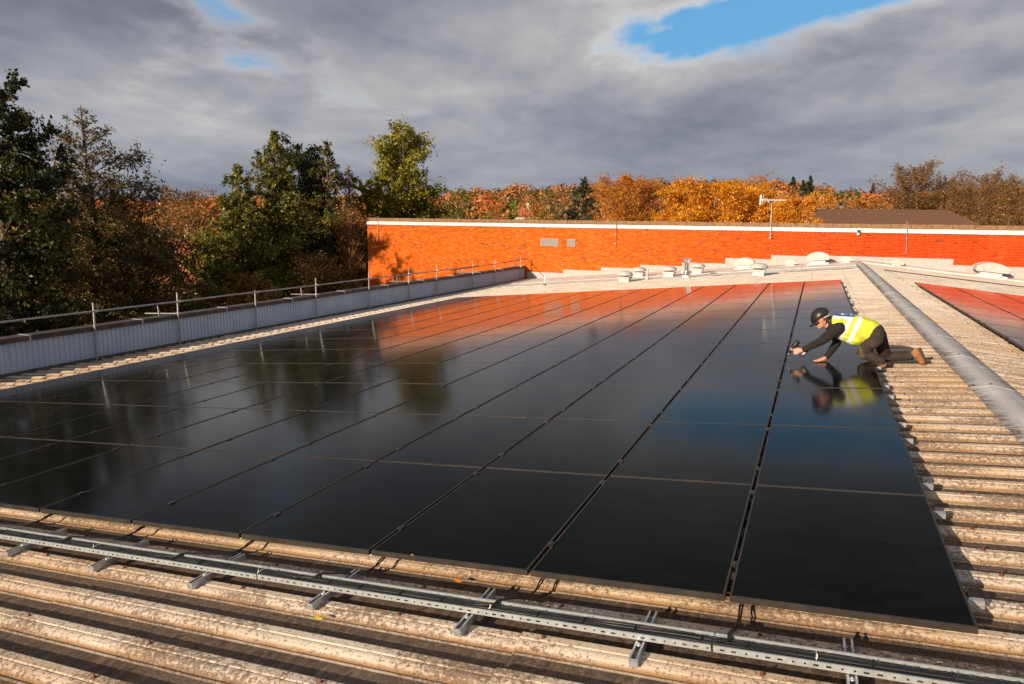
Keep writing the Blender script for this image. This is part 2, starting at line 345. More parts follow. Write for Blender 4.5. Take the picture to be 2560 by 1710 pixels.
L_OLIVE = mat_leaf('leaf_olive', [(0.0, (0.048, 0.067, 0.016)), (0.5, (0.120, 0.136, 0.024)), (0.8, (0.248, 0.216, 0.029)), (0.97, (0.432, 0.248, 0.032))])
L_YGREEN = mat_leaf('leaf_yellow_green', [(0.0, (0.076, 0.102, 0.017)), (0.5, (0.212, 0.221, 0.024)), (0.8, (0.374, 0.315, 0.031)), (0.97, (0.544, 0.340, 0.034))])
L_GREEN = mat_leaf('leaf_bright_green', [(0.0, (0.084, 0.126, 0.014)), (0.6, (0.210, 0.266, 0.022)), (1.0, (0.364, 0.378, 0.042))])
L_ORANGE = mat_leaf('leaf_orange', [(0.0, (0.36, 0.13, 0.006)), (0.45, (0.62, 0.25, 0.008)), (0.8, (0.76, 0.37, 0.010)), (1.0, (0.80, 0.48, 0.018))], 0.35)
L_RUST = mat_leaf('leaf_rust', [(0.0, (0.28, 0.09, 0.010)), (0.5, (0.50, 0.18, 0.014)), (0.85, (0.62, 0.26, 0.02)), (1.0, (0.66, 0.34, 0.03))], 0.35)
L_BROWN = mat_leaf('leaf_brown_olive', [(0.0, (0.093, 0.071, 0.025)), (0.5, (0.230, 0.145, 0.043)), (0.85, (0.408, 0.221, 0.054)), (1.0, (0.510, 0.238, 0.051))])
L_RIGHT = mat_leaf('leaf_russet', [(0.0, (0.07, 0.050, 0.016)), (0.45, (0.17, 0.10, 0.026)), (0.8, (0.32, 0.15, 0.032)), (1.0, (0.42, 0.14, 0.028))])
L_CONIF = mat_leaf('leaf_conifer', [(0.0, (0.010, 0.018, 0.010)), (1.0, (0.035, 0.045, 0.022))], 0.15)
L_WOOD = mat_leaf('leaf_woodland', [(0.0, (0.055, 0.065, 0.028)), (0.2, (0.13, 0.115, 0.038)), (0.4, (0.30, 0.16, 0.065)), (0.62, (0.46, 0.165, 0.045)), (0.82, (0.58, 0.24, 0.05)), (1.0, (0.40, 0.085, 0.035))], 0.15)

# ------------------------------------------------------------------ roof geometry numbers
PITCH = math.radians(5.5); TP = math.tan(PITCH)
XRIDGE = 1.15; ZR = XRIDGE*TP                      # panel-top plane: left slope z = x*TP
YWALL = 36.6; CROWN = -0.12
def zl(x): return x*TP if x <= XRIDGE else ZR-(x-XRIDGE)*TP
XEAVE = -17.18
GROUND = -7.6
nL = np.array([-math.sin(PITCH), 0, math.cos(PITCH)])
def on_left(x, y, h): return (x-h*math.sin(PITCH), y, x*TP+h*math.cos(PITCH))

# ------------------------------------------------------------------ terrain
SKY_PX = [(-900, 520), (-200, 505), (300, 500), (480, 497), (700, 490), (900, 490), (1000, 500), (1100, 490), (1200, 476), (1300, 470), (1450, 466), (1600, 462), (1750, 459), (1900, 461), (2000, 464), (2080, 476), (2200, 485), (2350, 480), (2560, 467), (2900, 470), (3400, 490)]
s_az = []; s_el = []
for x_, y_ in SKY_PX:
    d_ = ray(x_, y_); s_az.append(math.atan2(d_[0], d_[1])); s_el.append(math.atan2(d_[2], math.hypot(d_[0], d_[1])))
def sky_el(az): return np.interp(az, s_az, s_el)
RH = 560.0
def terrain_z(x, y):
    dx = np.asarray(x, float)-CAM[0]; dy = np.asarray(y, float)-CAM[1]; r = np.hypot(dx, dy); az = np.arctan2(dx, dy)
    top = CAM[2]+RH*np.tan(sky_el(az))-11.5
    t = np.clip((r-130)/(RH-130), 0, 1); t = t*t*(3-2*t)*0.6+t*0.4
    far = np.clip((r-RH)/3000, 0, 1)
    return GROUND+(top-GROUND)*t*(1-0.9*far)+np.where(r < 120, 0, 1.2*np.sin(x*0.021)*np.cos(y*0.017))*t
rr = np.concatenate([np.linspace(0, 120, 9)[1:], np.linspace(140, 620, 26), [760, 1000, 1500, 2400, 4200, 8000]])
aa = np.linspace(-math.pi, math.pi, 241)[:-1]
GX = CAM[0]+rr[:, None]*np.sin(aa)[None]; GY = CAM[1]+rr[:, None]*np.cos(aa)[None]
GV = np.stack([GX, GY, terrain_z(GX, GY)], -1).reshape(-1, 3); na = len(aa)
GV = np.vstack([[[CAM[0], CAM[1], GROUND]], GV])
ii, jj = np.meshgrid(np.arange(len(rr)-1), np.arange(na), indexing='ij'); j2 = (jj+1) % na
GQ = np.stack([1+ii*na+jj, 1+ii*na+j2, 1+(ii+1)*na+j2, 1+(ii+1)*na+jj], -1).reshape(-1, 4)[:, ::-1]
GT = np.stack([np.zeros(na, int), 1+(np.arange(na)+1) % na, 1+np.arange(na)], -1)[:, ::-1]
m_, n_ = new_mat('autumn_ground'); p_ = pos(n_)
c_ = n_.ramp(n_.noise(p_, 0.06, 6, 0.6), [(0.35, (0.035, 0.045, 0.014)), (0.5, (0.085, 0.062, 0.022)), (0.65, (0.15, 0.075, 0.025))])
finish(n_, c_, 0.95, spec=0.1); MGROUND = m_
tag(obj('ground', mesh_np('ground', GV, [GQ, GT]), MGROUND), kind='structure')
# a green field on the hillside
fa = [ray(2050, 500), ray(2170, 494)]; f_az = [math.atan2(d[0], d[1]) for d in fa]
FV = []; 
for r_ in np.linspace(318, 372, 7):
    for a_ in np.linspace(f_az[0]-0.004, f_az[1]+0.01, 9):
        x_ = CAM[0]+r_*math.sin(a_); y_ = CAM[1]+r_*math.cos(a_); FV.append([x_, y_, float(terrain_z(x_, y_))+0.9])
FQ = [[i*9+j, i*9+j+1, (i+1)*9+j+1, (i+1)*9+j] for i in range(6) for j in range(8)]
tag(obj('field', mesh_np('field', FV, np.array(FQ)), simple('meadow', (0.15, 0.17, 0.035), 0.95, 0, 0.2, 0.2)), kind='structure')

# ------------------------------------------------------------------ our roof
PROF = np.array([(0.0, 0.0), (0.06, 0.001), (0.112, 0.0), (0.116, 0.007), (0.125, 0.007), (0.130, -0.002), (0.137, 0.002), (0.148, 0.015), (0.163, 0.027), (0.184, 0.0345), (0.200, 0.036), (0.2045, 0.030), (0.210, 0.034), (0.216, 0.039), (0.262, 0.039), (0.270, 0.035), (0.282, 0.014), (0.292, 0.002)])
PH = 0.039
hall = empty('warehouse_building', (0, 0, GROUND), 'low warehouse with pale lichen stained corrugated roof carrying the solar panels', 'building')
hall.location = (0, 0, 0)
NP = 4; SL = 3.10                                   # corrugations per sheet, sheet length down the slope
def sheet_mesh(length, name, bolts=True, seed=1):
    rng = random.Random(seed)
    k = [(q*PIT+u, z) for q in range(NP) for u, z in PROF]+[(NP*PIT+0.02, 0.0)]
    xs = np.linspace(0, length+0.10, 4); V = []
    for i, x in enumerate(xs):
        for u, z in k: V.append((x, u, z-PH+0.007*(1-x/length)))
    n = len(k); F = [[i*n+j, (i+1)*n+j, (i+1)*n+j+1, i*n+j+1] for i in range(3) for j in range(n-1)]
    mb = MB(); mb.add(V, F)
    # sheet edge thickness at the lower end
    lo = [(0.0, u, z-PH+0.007) for u, z in k]; lo2 = [(0.0, u, z-PH-0.001) for u, z in k]
    mb.add(lo+lo2, [[j, j+1, n+j+1, n+j] for j in range(n-1)])
    if bolts:
        for x in (0.12, 1.18, 2.35):
            for q in (0, 2, 3):
                mb.lathe([(0.013, 0.0), (0.012, 0.006), (0.006, 0.008), (0.005, 0.018), (0.0, 0.019)], (x+rng.uniform(-.03, .03), q*PIT+0.238, 0.004), 6, 1)
    return mb.mesh(name)
SH_L = [sheet_mesh(SL, 'roof_sheet', True, 3), sheet_mesh(SL, 'roof_sheet', True, 7)]
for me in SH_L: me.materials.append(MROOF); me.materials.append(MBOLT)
rng = random.Random(5)
YA = Y0-12*PIT; NSH = 26                            # left slope stops at the smooth strip, right slope runs to the wall
YB = YA+NSH*NP*PIT
for c in range(NSH):
    for r in range(6):
        xlow = XRIDGE-0.16-(r+1)*SL*math.cos(PITCH)
        L0 = on_left(xlow, YA+c*NP*PIT, CROWN)
        o = bpy.data.objects.new('roof_sheet', SH_L[(c*5+r*3) % 2]); o.location = (L0[0], L0[1], L0[2]+rng.uniform(-.002, .002)+0.0008*(c % 2)); o.rotation_euler = (0, -PITCH+rng.uniform(-.0006, .0006), 0); link(o, hall)
for c in range(NSH+6):
    if YA+c*NP*PIT > YWALL-1.2: break
    for r in range(3):
        xlow = XRIDGE+0.16+(r+1)*SL*math.cos(PITCH)
        o = bpy.data.objects.new('roof_sheet', SH_L[(c+r) % 2]); z0 = ZR-(xlow-XRIDGE)*TP+CROWN
        o.location = (xlow, YA+(c+1)*NP*PIT+Y0*0, z0+rng.uniform(-.002, .002)+0.0008*(c % 2)); o.rotation_euler = (0, -PITCH, math.pi); link(o, hall)
# right-slope sheets are turned half round, so their flank order is mirrored: keep a mirrored mesh for them
SH_R = []
for me in SH_L:
    m2 = me.copy(); co = np.empty(len(m2.vertices)*3); m2.vertices.foreach_get('co', co); co = co.reshape(-1, 3)
    co[:, 1] = NP*PIT-co[:, 1]; m2.vertices.foreach_set('co', co.ravel()); m2.flip_normals(); SH_R.append(m2)
for o in hall.children:
    if abs(o.rotation_euler.z) > 1: o.data = SH_R[SH_L.index(o.data)]
# a dark closed deck under the sheets so that gaps never show daylight
mb = MB()
mb.add([on_left(XEAVE, -5, CROWN-.09), on_left(XRIDGE, -5, CROWN-.09), on_left(XRIDGE, YWALL, CROWN-.09), on_left(XEAVE, YWALL, CROWN-.09)], [[0, 1, 2, 3]])
mb.add([(XRIDGE, -5, ZR+CROWN-.09), (11, -5, zl(11)+CROWN-.09), (11, YWALL, zl(11)+CROWN-.09), (XRIDGE, YWALL, ZR+CROWN-.09)], [[0, 1, 2, 3]])
mb.build('roof_deck', MDARK, hall)
# ridge caps: rolled pieces, each lapping the next
cs = [(-0.235, -0.026), (-0.20, -0.016), (-0.09, 0.004), (-0.05, 0.016), (0, 0.021), (0.05, 0.016), (0.09, 0.004), (0.20, -0.016), (0.235, -0.026)]
mb = MB(); V = []
CL = 2.02
for yy, dz in ((0, 0.0035), (CL+0.08, 0.0)):
    for a, z in cs: V.append((a, yy, z+dz))
for yy, dz in ((0, 0.0035),):
    for a, z in cs: V.append((a, yy, z+dz-0.006))
k = len(cs)
mb.add(V, [[j, j+1, k+j+1, k+j] for j in range(k-1)]+[[2*k+j, 2*k+j+1, j+1, j] for j in range(k-1)])
for a in (-0.19, -0.02, 0.19):
    mb.lathe([(0.014, 0), (0.012, 0.008), (0.0, 0.012)], (a, 0.07, -0.002 if abs(a) > .1 else 0.026), 6, 1)
cap = mb.mesh('ridge_cap'); cap.materials.append(MRIDGE); cap.materials.append(MBOLT)
for i in range(20):
    yy = -4.4+i*CL
    if yy+CL > YWALL+0.3: break
    o = bpy.data.objects.new('ridge_cap', cap); o.location = (XRIDGE-0.012, yy, ZR+CROWN+0.026); link(o, hall)
# smooth cement strip with vents between the corrugated sheets and the brick wall (left slope)
YS = YB-0.05
mb = MB()
def strip(x0, x1, y0, y1, h0, h1, mi=0):
    mb.add([on_left(x0, y0, h0), on_left(x1, y0, h0), on_left(x1, y1, h1), on_left(x0, y1, h1)], [[0, 1, 2, 3]], mi)
    mb.add([on_left(x0, y0, h0-.05), on_left(x1, y0, h0-.05), on_left(x1, y0, h0), on_left(x0, y0, h0)], [[0, 1, 2, 3]], mi)
xs = [XEAVE, -14.2, -11.1, -8.0, -4.9, -1.8, 0.98]
MS = mb.mesh if False else None
for i in range(6):
    mb = MB(); strip(xs[i], xs[i+1]-0.012, YS, YS+2.55, CROWN+0.012, CROWN+0.016); mb.build('roof_panel', MMEMB, hall)
    mb = MB(); strip(xs[i]+0.4 if i else xs[i], min(xs[i+1]+0.388, 0.98), YS+2.50, YWALL, CROWN+0.030, CROWN+0.05); mb.build('roof_panel', MMEMB, hall)
# dark strips painted as the shadow line of the step at the near edge
for x0, x1 in ((-2.3, 0.8), (-9.7, -7.9), (-6.3, -4.7)):
    mb = MB(); mb.add([on_left(x0, YS-0.12, CROWN-.012), on_left(x1, YS-0.12, CROWN-.012), on_left(x1-0.1, YS+0.42, CROWN+.02), on_left(x0+0.25, YS+0.42, CROWN+.02)], [[0, 1, 2, 3]])
    mb.build('step_shadow_strip', MCAP, hall)
# right slope: flashing board along the wall
mb = MB()
mb.add([(1.25, YWALL-1.25, zl(1.25)+CROWN+.05), (11, YWALL-1.25, zl(11)+CROWN+.05), (11, YWALL, zl(11)+CROWN+.10), (1.25, YWALL, zl(1.25)+CROWN+.10)], [[0, 1, 2, 3]])
mb.add([(1.25, YWALL-1.25, zl(1.25)+CROWN-.04), (11, YWALL-1.25, zl(11)+CROWN-.04), (11, YWALL-1.25, zl(11)+CROWN+.05), (1.25, YWALL-1.25, zl(1.25)+CROWN+.05)], [[0, 1, 2, 3]])
mb.build('edge_flashing', MMEMB, hall)
for yy in (YWALL-6.4, YWALL-6.15):
    mb = MB(); mb.add([(1.9, yy, zl(1.9)+CROWN+.006), (11, yy, zl(11)+CROWN+.006), (11, yy+.06, zl(11)+CROWN+.03), (1.9, yy+.06, zl(1.9)+CROWN+.03)], [[0, 1, 2, 3]]); mb.build('lap_joint', MCAP, hall)
# outer walls of the building
mb = MB(); mb.box2((XEAVE-0.42, -5.2, GROUND), (XEAVE-0.30, YWALL-0.01, -1.9)); mb.box2((XEAVE-0.30, -5.2, GROUND), (11, -5.05, -1.95)); mb.box2((11, -5.2, GROUND), (11.12, YWALL-0.01, -1.2))
mb.build('wall', MWALLP, hall)

# ------------------------------------------------------------------ left parapet with steel cladding
PX = -17.31
par = empty('parapet_wall', (PX, 15, -1.9), 'low parapet of pale ribbed steel cladding under a dark capping', 'parapet')
def loc_to(par_o, mbx): 
    for i in range(len(mbx.V)): mbx.V[i] = mbx.V[i]-np.array(par_o.location)
    return mbx
# one cladding sheet, 1 m run, ribbed every 0.2 m
rib = [(0, 0), (.055, 0), (.068, -.022), (.112, -.022), (.125, 0)]
k = [(q*0.125+u, d) for q in range(8) for u, d in rib]+[(1.0, 0)]
mb = MB(); n = len(k)
mb.add([(d, u, 0.0) for u, d in k]+[(d, u, 0.70) for u, d in k], [[j, j+1, n+j+1, n+j] for j in range(n-1)])
for q in range(8): mb.lathe([(0.009, 0), (0.006, 0.006), (0, 0.007)], (0, 0, 0), 6, 1); mb.V[-1] = np.array([[v[2]+0.001, v[0]+q*.125+.03, v[1]+.05] for v in mb.V[-1]])
cl = mb.mesh('cladding_sheet'); cl.materials.append(MCLAD); cl.materials.append(MDARK)
for i in range(42):
    yy = -5.2+i
    if yy > YWALL-0.05: break
    o = bpy.data.objects.new('cladding_sheet', cl); o.location = (0.0+0.0015*(i % 2), yy-15, -1.72+1.9); link(o, par)
    if yy+1 > YWALL: o.scale = (1, YWALL-0.01-yy, 1)
y_ = -5.2; i = 0
while y_ < YWALL-0.02:
    L_ = min(2.95, YWALL-0.004-y_); mb = MB()
    mb.box2((PX-0.30, y_, -0.985), (PX+0.055, y_+L_-0.012, -0.925)); mb.box2((PX+0.032, y_, -1.045), (PX+0.054, y_+L_-0.012, -0.985)); mb.box2((PX-0.30, y_, -1.045), (PX-0.278, y_+L_-0.012, -0.985))
    o = loc_to(par, mb).build('capping', MCAP, par); y_ += 2.95
    if y_ < YWALL: mb = MB(); mb.box2((PX-0.305, y_-0.05, -0.9249), (PX+0.06, y_+0.04, -0.918)); mb.box2((PX+0.055, y_-0.02, -1.05), (PX+0.060, y_+0.01, -0.9249)); loc_to(par, mb).build('capping_joint', MGALV, par)
mb = MB(); mb.box2((PX-0.28, -5.2, -2.3), (PX-0.03, YWALL-0.01, -1.046)); mb.box2((PX-0.03, -5.2, -2.4), (PX+0.06, YWALL-0.01, -1.735)); loc_to(par, mb).build('kerb', MKERB, par)
rng = random.Random(9)
for i in range(24):                                  # debris blocks and outlets at the foot
    yy = 4+i*1.4+rng.uniform(-.4, .4)
    if yy > YWALL-.6: break
    mb = MB(); w_ = rng.uniform(.05, .16); mb.box((PX+.085, yy, -1.80), (.05, w_, rng.uniform(.06, .13))); bevel(loc_to(par, mb).build('kerb_block', MKERB if i % 3 else MFLASH, par), .008)

# ------------------------------------------------------------------ scaffold guard rail along the parapet
gr = empty('guard_rail', (PX+.1, 15, -1.8), 'grey scaffold tube guard rail standing along the parapet', 'guard rail')
XT = PX+0.10
posts = [(2.6, -.30), (5.3, -.31), (8.15, -.33), (10.66, -.30), (13.65, -.50), (16.64, -.30), (19.9, -.31), (22.9, -.29), (25.4, -.30), (29.2, -.27), (32.0, -.31), (35.68, -.28)]
def coupler(mb, c):
    mb.box(c, (.075, .075, .06)); mb.box((c[0]+.045, c[1]+.02, c[2]), (.03, .05, .035)); mb.tube([(c[0]+.03, c[1]+.05, c[2]), (c[0]+.09, c[1]+.05, c[2])], .009, 6)
    return mb
for i, (yy, zt) in enumerate(posts):
    mb = MB(); mb.tube([(XT, yy-.015*(i % 3), -1.95), (XT, yy, -1.0), (XT-.01, yy+.02, zt)], .0245, 10); loc_to(gr, mb).build('post', MTUBE, gr)
    mb = coupler(MB(), (XT+.03, yy+.02, -.545)); bevel(loc_to(gr, mb).build('coupler', MGALV, gr), .006)
rails = [(-3.0, 7.0, -.540), (6.9, 13.9, -.540), (13.4, 20.2, -.548), (19.7, 29.6, -.556)]
for i, (a, b, z) in enumerate(rails):
    mb = MB(); mb.tube([(XT+.055, a, z+.004), (XT+.05, (a+b)/2, z-.006), (XT+.055, b, z+.006)], .0245, 10); loc_to(gr, mb).build('rail', MTUBE, gr)
mb = MB(); mb.tube([(XT+.055, 26.6, -.62), (XT+.05, 36.57, -.50)], .019, 8); loc_to(gr, mb).build('rail', MBARKR, gr)
for yy in (10.66, 16.64, 25.4-2.5, 29.2, 35.68):
    mb = MB(); mb.tube([(XT+.05, yy-.02, -.885), (XT-.75, yy-.45, -.880)], .022, 8); loc_to(gr, mb).build('outrigger', MTUBE, gr)
    mb = MB(); mb.tube([(XT-.40, yy-.29, -.93), (XT-.42, yy-.30, -.66)], .022, 8); loc_to(gr, mb).build('stub_tube', MTUBE, gr)
    mb = coupler(MB(), (XT+.01, yy-.01, -.885)); bevel(loc_to(gr, mb).build('coupler', MGALV, gr), .006)

# ------------------------------------------------------------------ brick building beyond the roof
bw = empty('brick_building', (-9, YWALL, GROUND), 'long red brick building wall with white band and brown coping behind the roof', 'building')
BO = np.array(bw.location)
XL, XR_ = -28.9, 11.6; ZB = -2.95; ZT = 1.42
def lb(mbx): return loc_to(bw, mbx)
mb = MB(); mb.box2((XL+0.01, YWALL+0.012, GROUND), (XR_, YWALL+9, ZT-0.02)); lb(mb).build('wall', MMORTAR, bw)
jx = [-17.26, -9.74, -2.42, 4.68]                    # movement joints
bricks = []
nrow = int(math.ceil((ZT-ZB)/0.075))
for r in range(nrow):
    rowid = int(math.floor((ZB+9.0+r*0.075+0.03)/0.075)); z0 = rowid*0.075-9.0
    if z0+0.07 > ZT: break
    off = 0.1125*(rowid % 2); k0 = int(math.floor((XL+45+off)/0.225))
    for c in range(k0, k0+185):
        x0 = c*0.225-45-off; x1 = x0+0.225
        if x1 < XL+0.05: continue
        x0 = max(x0, XL)
        if x0 > XR_-.1: break
        if x0 > XEAVE-.2 and z0+0.07 < zl((x0+x1)/2)+CROWN+0.02: continue
        if any(x0-.003 < j < x1+.003 for j in jx):
            j = [j for j in jx if x0-.004 < j < x1+.004][0]
            for a, b in ((x0, j-.003), (j+.003, x1)):
                if b-a > .04: bricks.append((a+.005, b-.005, z0+.005, z0+.070))
            continue
        bricks.append((x0+.005, x1-.005, z0+.005, z0+.070))
rng = np.random.default_rng(3)
bricks.sort(key=lambda b: -b[0])
full = [b for b in bricks if b[1]-b[0] > .2]; lead = full[:300]; leadset = set(lead); rest = [b for b in bricks if b not in leadset]
Bv = []; Bf = []
for i, (x0, x1, z0, z1) in enumerate(rest):
    pr_ = YWALL+float(rng.uniform(-.002, .003)); s_ = i*8
    Bv += [(x0, pr_, z0), (x1, pr_, z0), (x1, pr_, z1), (x0, pr_, z1), (x0, YWALL+.02, z0), (x1, YWALL+.02, z0), (x1, YWALL+.02, z1), (x0, YWALL+.02, z1)]
    Bf += [(s_, s_+1, s_+2, s_+3), (s_+3, s_+2, s_+6, s_+7), (s_, s_+3, s_+7, s_+4), (s_+1, s_+5, s_+6, s_+2), (s_, s_+4, s_+5, s_+1)]
o = obj('bricks', mesh_np('bricks', np.array(Bv)-BO, np.array(Bf)), MBRICK, bw); o['kind'] = 'stuff'
mb = MB(); mb.box((0, 0.011, 0), (0.215, 0.022, 0.065)); bm_ = mb.mesh('brick'); bm_.materials.append(MBRICK)
for x0, x1, z0, z1 in lead:
    o = bpy.data.objects.new('brick', bm_); o.location = np.array(((x0+x1)/2, YWALL+float(rng.uniform(-.002, .003)), (z0+z1)/2))-BO; link(o, bw)
for j in jx:
    mb = MB(); mb.box2((j-.009, YWALL+.002, zl(j)+CROWN), (j+.009, YWALL+.0115, ZT-.006)); lb(mb).build('movement_joint', MBARKR, bw)
# engineering-brick course, white band, coping stones
mb = MB(); mb.box2((XL, YWALL-.002, ZT-.005), (XR_, YWALL+.1, ZT+.042)); lb(mb).build('dark_course', MCAP, bw)
x_ = XL-.02; rngp = random.Random(4)
while x_ < XR_:
    L_ = rngp.choice([.62, .9, 1.2, 1.2, 1.5]); L_ = min(L_, XR_-x_)
    mb = MB(); d = rngp.uniform(-.004, .004); mb.add([(x_+.006, YWALL-.035+d, ZT+.035), (x_+L_-.006, YWALL-.035-d, ZT+.035), (x_+L_-.006, YWALL-.02, ZT+.255), (x_+.006, YWALL-.02, ZT+.255), (x_+.006, YWALL+.1, ZT+.035), (x_+L_-.006, YWALL+.1, ZT+.035), (x_+L_-.006, YWALL+.1, ZT+.255), (x_+.006, YWALL+.1, ZT+.255)], [[0, 1, 2, 3], [0, 3, 7, 4], [1, 5, 6, 2], [3, 2, 6, 7], [0, 4, 5, 1]])
    lb(mb).build('white_band_sheet', MFASCIA, bw); x_ += L_
mb = MB(); mb.box2((XL+.05, YWALL-.012, ZT+.04), (XR_, YWALL+.2, ZT+.25)); lb(mb).build('band_backing', MFLASH, bw)
x_ = XL-.09
while x_ < XR_:
    L_ = min(rngp.uniform(.86, .94), XR_-x_); mb = MB(); d = rngp.uniform(-.006, .006)
    mb.box2((x_+.005, YWALL-.085, ZT+.257+d), (x_+L_-.005, YWALL+.36, ZT+.468+d)); o = lb(mb).build('coping_stone', MCOPING, bw); bevel(o, .012, 2); x_ += L_
# stepped lead flashing where the roof meets the wall
x_ = XEAVE+.05; step = 0
while x_ < XR_:
    L_ = 2.35 if x_ < -2 else 3.0; x1 = min(x_+L_, XR_)
    zb = min(zl(x_), zl(x1))+CROWN-.05; zt = (max(zl(x_), zl(x1)) if x_ < 0 else zl(x_))+CROWN+(.27 if x_ < -6 else .36)
    mb = MB(); mb.box2((x_+.004, YWALL-.028-.004*(step % 2), zb), (x1+.05, YWALL-.003, zt)); lb(mb).build('flashing', MFLASH, bw); x_ = x1; step += 1
MLOUV = simple('grey_louvre', (0.27, 0.255, 0.24), 0.6, 0.2, 0.15, 12)
# louvred wall vents
for nm_, x0, x1 in (('wide', -16.31, -15.14), ('small', -14.57, -14.08)):
    lv = empty('louvre_vent', ((x0+x1)/2, YWALL, .35), 'wide grey louvre vent in the brick wall' if nm_ == 'wide' else 'small square grey louvre vent in the brick wall', 'vent')
    for a, b in (((x0, .34), (x1, .375)), ((x0, .745), (x1, .78)), ((x0, .376), (x0+.03, .744)), ((x1-.03, .376), (x1, .744))):
        mb = MB(); mb.box2((a[0], YWALL-.03, a[1]), (b[0], YWALL+.01, b[1])); loc_to(lv, mb).build('frame', MLOUV, lv)
    for q in range(8):
        z = .385+q*.045; mb = MB(); mb.add([(x0+.03, YWALL-.026, z), (x1-.03, YWALL-.026, z), (x1-.03, YWALL-.004, z+.042), (x0+.03, YWALL-.004, z+.042)], [[0, 1, 2, 3]])
        mb.add([(x0+.03, YWALL-.026, z-.004), (x1-.03, YWALL-.026, z-.004), (x1-.03, YWALL-.026, z), (x0+.03, YWALL-.026, z)], [[0, 1, 2, 3]]); loc_to(lv, mb).build('slat', MLOUV, lv)
# thin rods, aerial and lamp on the wall
def at_wall(x, y, dy=0.0):
    d = ray(x, y); s = (YWALL-dy-CAM[1])/d[1]; return CAM+d*s
for px_, y0_, y1_, lab in ((945, 541, 606, 'thin green-grey rod bracketed to the left end of the brick wall'), (1541, 547, 617, 'thin rusty rod on the brick wall right of the louvre vents'), (2268, 553, 632, 'thin dark rod on the brick wall right of the wall lamp')):
    t_ = at_wall(px_, y0_, .1); b_ = at_wall(px_-2, y1_, .1); rd = empty('wall_rod', b_, lab, 'rod', 'rods on the brick wall')
    mb = MB(); mb.tube([b_, t_], .018, 6); loc_to(rd, mb).build('rod', MTUBE if px_ != 1541 else MBARKR, rd)
    for q in (.12, .45):
        c = b_+(t_-b_)*q; mb = MB(); mb.box2((c[0]-.035, c[1]-.03, c[2]-.02), (c[0]+.035, YWALL+.005, c[2]+.02)); loc_to(rd, mb).build('bracket', MTUBE, rd)
t_ = at_wall(1929, 508, .16); b_ = at_wall(1926, 597, .16)
an = empty('television_aerial', b_, 'white yagi television aerial on a pole above the brick wall', 'aerial')
mb = MB(); mb.tube([b_, t_], .022, 8); loc_to(an, mb).build('pole', MALU, an)
for q in (.03, .13):
    c = b_+(t_-b_)*q; mb = MB(); mb.box2((c[0]-.07, c[1]-.03, c[2]-.015), (c[0]+.07, YWALL+.005, c[2]+.015)); loc_to(an, mb).build('bracket', MTUBE, an)
z_ = t_[2]+.17
mb = MB(); mb.tube([t_+np.array((-.62, 0, .17)), t_+np.array((.72, .0, .16))], .016, 6); loc_to(an, mb).build('boom', MTIE, an)
mb = MB(); mb.tube([t_+np.array((-.18, 0, .15)), t_+np.array((-.16, 0, .03)), t_+np.array((0, 0, .0)), t_+np.array((.16, 0, .03)), t_+np.array((.18, 0, .15))], .014, 6); loc_to(an, mb).build('cradle', MTIE, an)
mb = MB(); mb.box(t_+np.array((-.56, 0, .17)), (.075, .12, .52)); bevel(loc_to(an, mb).build('reflector', MTIE, an), .01)
mb = MB(); mb.tube([t_+np.array((-.44, 0, .42)), t_+np.array((-.45, 0, -.06))], .013, 5); loc_to(an, mb).build('dipole', MTIE, an)
for q in range(10):
    x = -.34+q*.115; h = .10-.004*q; mb = MB(); mb.tube([t_+np.array((x, 0, .17+h)), t_+np.array((x, 0, .17-h))], .008, 5); loc_to(an, mb).build('element', MTIE, an)
c = at_wall(2147, 582, .12); lp = empty('wall_lamp', c, 'small dark bulkhead lamp high on the brick wall', 'lamp')
mb = MB(); mb.box((c[0], YWALL-.05, c[2]+.05), (.16, .16, .20)); bevel(loc_to(lp, mb).build('housing', MCAP, lp), .03, 3)
mb = MB(); mb.lathe([(.0, -.16), (.06, -.14), (.075, -.08), (.07, -.03)], (c[0]-.02, YWALL-.10, c[2]+.02), 12); loc_to(lp, mb).build('lens', MTIE, lp)

# ------------------------------------------------------------------ solar panels
PA, PB = 1.1217, 1.727                               # grid across the slope and along the ridge
PW, PLEN, PT = 1.098, 1.714, 0.035
def frame_mesh():
    mb = MB(); hw, hl = PW/2, PLEN/2; t = .011
    for sx in (-1, 1): mb.box((sx*(hw-t/2), 0, -PT/2), (t, PLEN, PT))
    for sy in (-1, 1): mb.box((0, sy*(hl-t/2), -PT/2), (PW-2*t, t, PT))
    mb.box((0, 0, -.0075), (PW-2*t, PLEN-2*t, .004))
    me = mb.mesh('frame'); me.materials.append(MFRAME); return me
def glass_mesh():
    hw, hl = PW/2-.0105, PLEN/2-.0105; mb = MB(); mb.add([(-hw, -hl, -.002), (hw, -hl, -.002), (hw, hl, -.002), (-hw, hl, -.002)], [[0, 1, 2, 3]])
    me = mb.mesh('glass'); me.materials.append(MGLASS); return me
def clamp_mesh(end=False):
    mb = MB(); mb.box((0, 0, .0035), (.044 if not end else .034, .06, .005)); mb.box((0, 0, -.018), (.011, .055, .04)); mb.lathe([(.0075, 0), (.0075, .008), (0, .009)], (0, 0, .006), 6)
    if end: mb.box((.017, 0, -.014), (.006, .06, .032))
    me = mb.mesh('clamp'); me.materials.append(MCLAMP); return me
FRM, GLS, CLP, CLE = frame_mesh(), glass_mesh(), clamp_mesh(), clamp_mesh(True)
def visible(c, rad=1.6):
    x, y, d = project(c)
    return d > .3 and -rad*F_PX/d < x < 2560+rad*F_PX/d and -rad*F_PX/d < y < 1710+rad*F_PX/d
CLY = (0.38, 1.56)
rng = random.Random(12)
RAILS_SEEN = []
